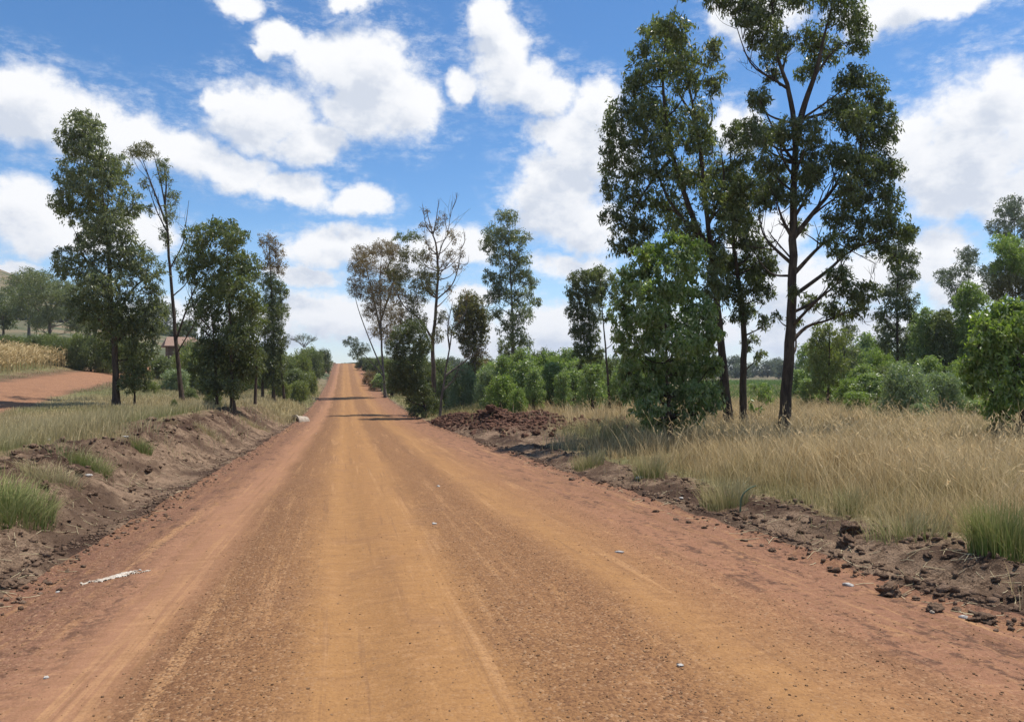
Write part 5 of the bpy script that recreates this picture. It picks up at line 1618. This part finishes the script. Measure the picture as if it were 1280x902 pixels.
def stone(u, v, r, label, seed, mat=STONE, name='white_stone'):
    b, D = gp(u, v)
    rng = np.random.default_rng(seed)
    bv, bf = ico(1)
    V = bv * (1 + rng.normal(size=len(bv)) * .18)[:, None] * r * .75 * np.array([rng.uniform(1, 1.7), rng.uniform(.7, 1), rng.uniform(.4, .6)])
    V[:, 2] += r * .2
    o = link(name, mesh_np(name, V, bf.ravel(), 3, mat), None, b)
    o.rotation_euler = (0, 0, rng.uniform(0, 6.28))
    return tag(o, label, 'stone', 'pale stones and chips on the road and verges')


stone(543, 655, .035, 'white chip on the middle of the road, largest there', 1)
stone(548, 607, .035, 'white chip on the road farther up from the largest one', 2)
stone(774, 690, .035, 'pale sliver on the right half of the road', 3)
stone(850, 833, .022, 'pale chip at the lower right of the road', 4)
stone(800, 599, .08, 'white stone at the right grass edge beside the olive tufts', 5)
stone(852, 622, .04, 'white stone on the right verge below the curved green stem', 6)
stone(110, 598, .06, 'white stone on the left bank below the bright green tuft', 7)
stone(157, 545, .06, 'pale stone near the top of the left bank', 8)
stone(62, 550, .07, 'pale stone in the grass edge above the left bank', 9)
stone(92, 627, .03, 'small white chip low on the left bank', 10)
stone(72, 738, .022, 'white fragment left of the white lime spill', 11)
stone(58, 846, .02, 'white fragment near the bottom left corner', 12)
stone(1060, 731, .035, 'pale chip on the lower ridge of the right verge', 13)
stone(1205, 776, .04, 'whitish stone at the foot of the right verge near the border', 14)
stone(395, 542, .03, 'tiny pale stone by the left road edge beneath the far bank', 15)
stone(175, 712, .018, 'white fragment at the upper end of the white lime spill', 16)
stone(1165, 768, .03, 'pale straw-coloured stone under the small black clod', 17, CONC)


def lime_patch():
    b, D = gp(146, 720)
    ax, ay = np.array([.80, .60]), np.array([-.60, .80])
    tu, tv = np.meshgrid(np.linspace(-.3, .3, 90), np.linspace(-.11, .11, 36))
    q = 1 - np.hypot(tu / .24, (tv - .025 * np.sin(tu * 11)) / .06) + 1.5 * fbm(tu * 12, tv * 30, 301, 4, .7)
    x = b[0] + tu * ax[0] + tv * ay[0]
    y = b[1] + tu * ax[1] + tv * ay[1]
    hh = np.clip(q, 0, .5) * .012 + .003 + .005 * vn(tu * 60, tv * 60, 5)
    z = H(x, y) + np.where(q > .05, hh, -.01)
    V = np.stack([x, y, z], -1).reshape(-1, 3) - b
    ny, nx = tu.shape
    idx = np.arange(ny * nx).reshape(ny, nx)
    Q = np.stack([idx[:-1, :-1], idx[:-1, 1:], idx[1:, 1:], idx[1:, :-1]], -1).reshape(-1, 4)
    Q = Q[(q.ravel()[Q] > -.12).all(1)]
    o = link('lime_spill', mesh_np('lime_spill', V, Q.ravel(), 4, LIME, smooth=True), None, b)
    tag(o, 'streak of white lime spilled on the left side of the road', 'spill')


lime_patch()


def headwall():
    """half-buried concrete pipe end: barrel with a thick pale rim"""
    b, D = gp(374, 527)
    n, V, F = 18, [], []
    for xx, ro, ri in ((-.36, .46, .33), (-.26, .46, .33), (-.25, .41, .33), (.45, .41, .33)):
        for i in range(n + 1):
            a = math.pi * (-.08 + 1.16 * i / n)
            V += [(xx, math.cos(a) * ro, math.sin(a) * ro), (xx, math.cos(a) * ri, math.sin(a) * ri)]
    m = (n + 1) * 2
    for k in range(3):
        for i in range(n):
            o = k * m + i * 2
            F += [(o, o + 2, o + 2 + m, o + m), (o + 1, o + 1 + m, o + 3 + m, o + 3)]
    for i in range(n):
        o = i * 2
        F += [(o, o + 1, o + 3, o + 2), (3 * m + o, 3 * m + o + 2, 3 * m + o + 3, 3 * m + o + 1)]
    F += [(0, m, m + 1, 1), (2 * n, 2 * n + 1, m + 2 * n + 1, m + 2 * n)]
    o = pydata('culvert_pipe', V, F, CONC, None, b)
    o.location.z -= .1
    o.rotation_euler = (0, R(6), R(42))
    tag(o, 'pale concrete culvert pipe end half buried beside the left road edge', 'culvert')


headwall()


def curved_stem():
    b, D = gp(925, 640)
    pm = D / FPX
    p = smooth_path([(0, 0, -.05), tuple(RGT * 2 * pm + UPV * 18 * pm), tuple(RGT * 10 * pm + UPV * 28 * pm), tuple(RGT * 20 * pm + UPV * 33 * pm)])
    v, f = tubes([(p, np.linspace(.013, .007, len(p)))], 7)
    tag(link('plant_stem', mesh_np('plant_stem', v, f, 4, GREENSTEM, smooth=True), None, b), 'curved dark green plant stem arching at the right verge edge', 'plant')


curved_stem()


def straws():
    rng = np.random.default_rng(31)
    n = 900
    side = rng.random(n) < .5
    y = 3.5 * (26 / 3.5) ** rng.random(n)
    x = np.where(side, RR + rng.uniform(-.3, 1.7, n), RL - rng.uniform(-.2, 2.6, n))
    a = rng.uniform(0, 6.28, n)
    L = rng.uniform(.06, .28, n)
    paths = []
    for i in range(n):
        q = np.stack([x[i] + np.cos(a[i]) * L[i] * np.array([-.5, 0, .5]), y[i] + np.sin(a[i]) * L[i] * np.array([-.5, 0, .5])], 1)
        z = H(q[:, 0], q[:, 1]) + .008
        paths.append((np.column_stack([q, z]), np.full(3, .0028)))
    v, f = tubes(paths, 3)
    stuff(link('straw_litter', mesh_np('straw_litter', v, f, 4, STRAW)), 'bits of dry straw and roots strewn over the verge and bank soil', 'litter')


straws()


# ------------------------------------------------------------------ the air: thin haze over the plain
def haze():
    m, nt, out = new_mat('haze_air')
    v = N(nt, 'ShaderNodeVolumePrincipled')
    v.inputs['Color'].default_value = RGB(.80, .88, 1.0)
    v.inputs['Density'].default_value = .00022
    v.inputs['Anisotropy'].default_value = .3
    nt.links.new(v.outputs[0], out.inputs['Volume'])
    V = box_verts(-2600, 2600, -2600, 2700, -6, 90)
    o = pydata('haze', V, BOXF, m)
    stuff(o, 'thin pale haze in the air over the plain', 'haze')


haze()
S.cycles.volume_bounces = 0
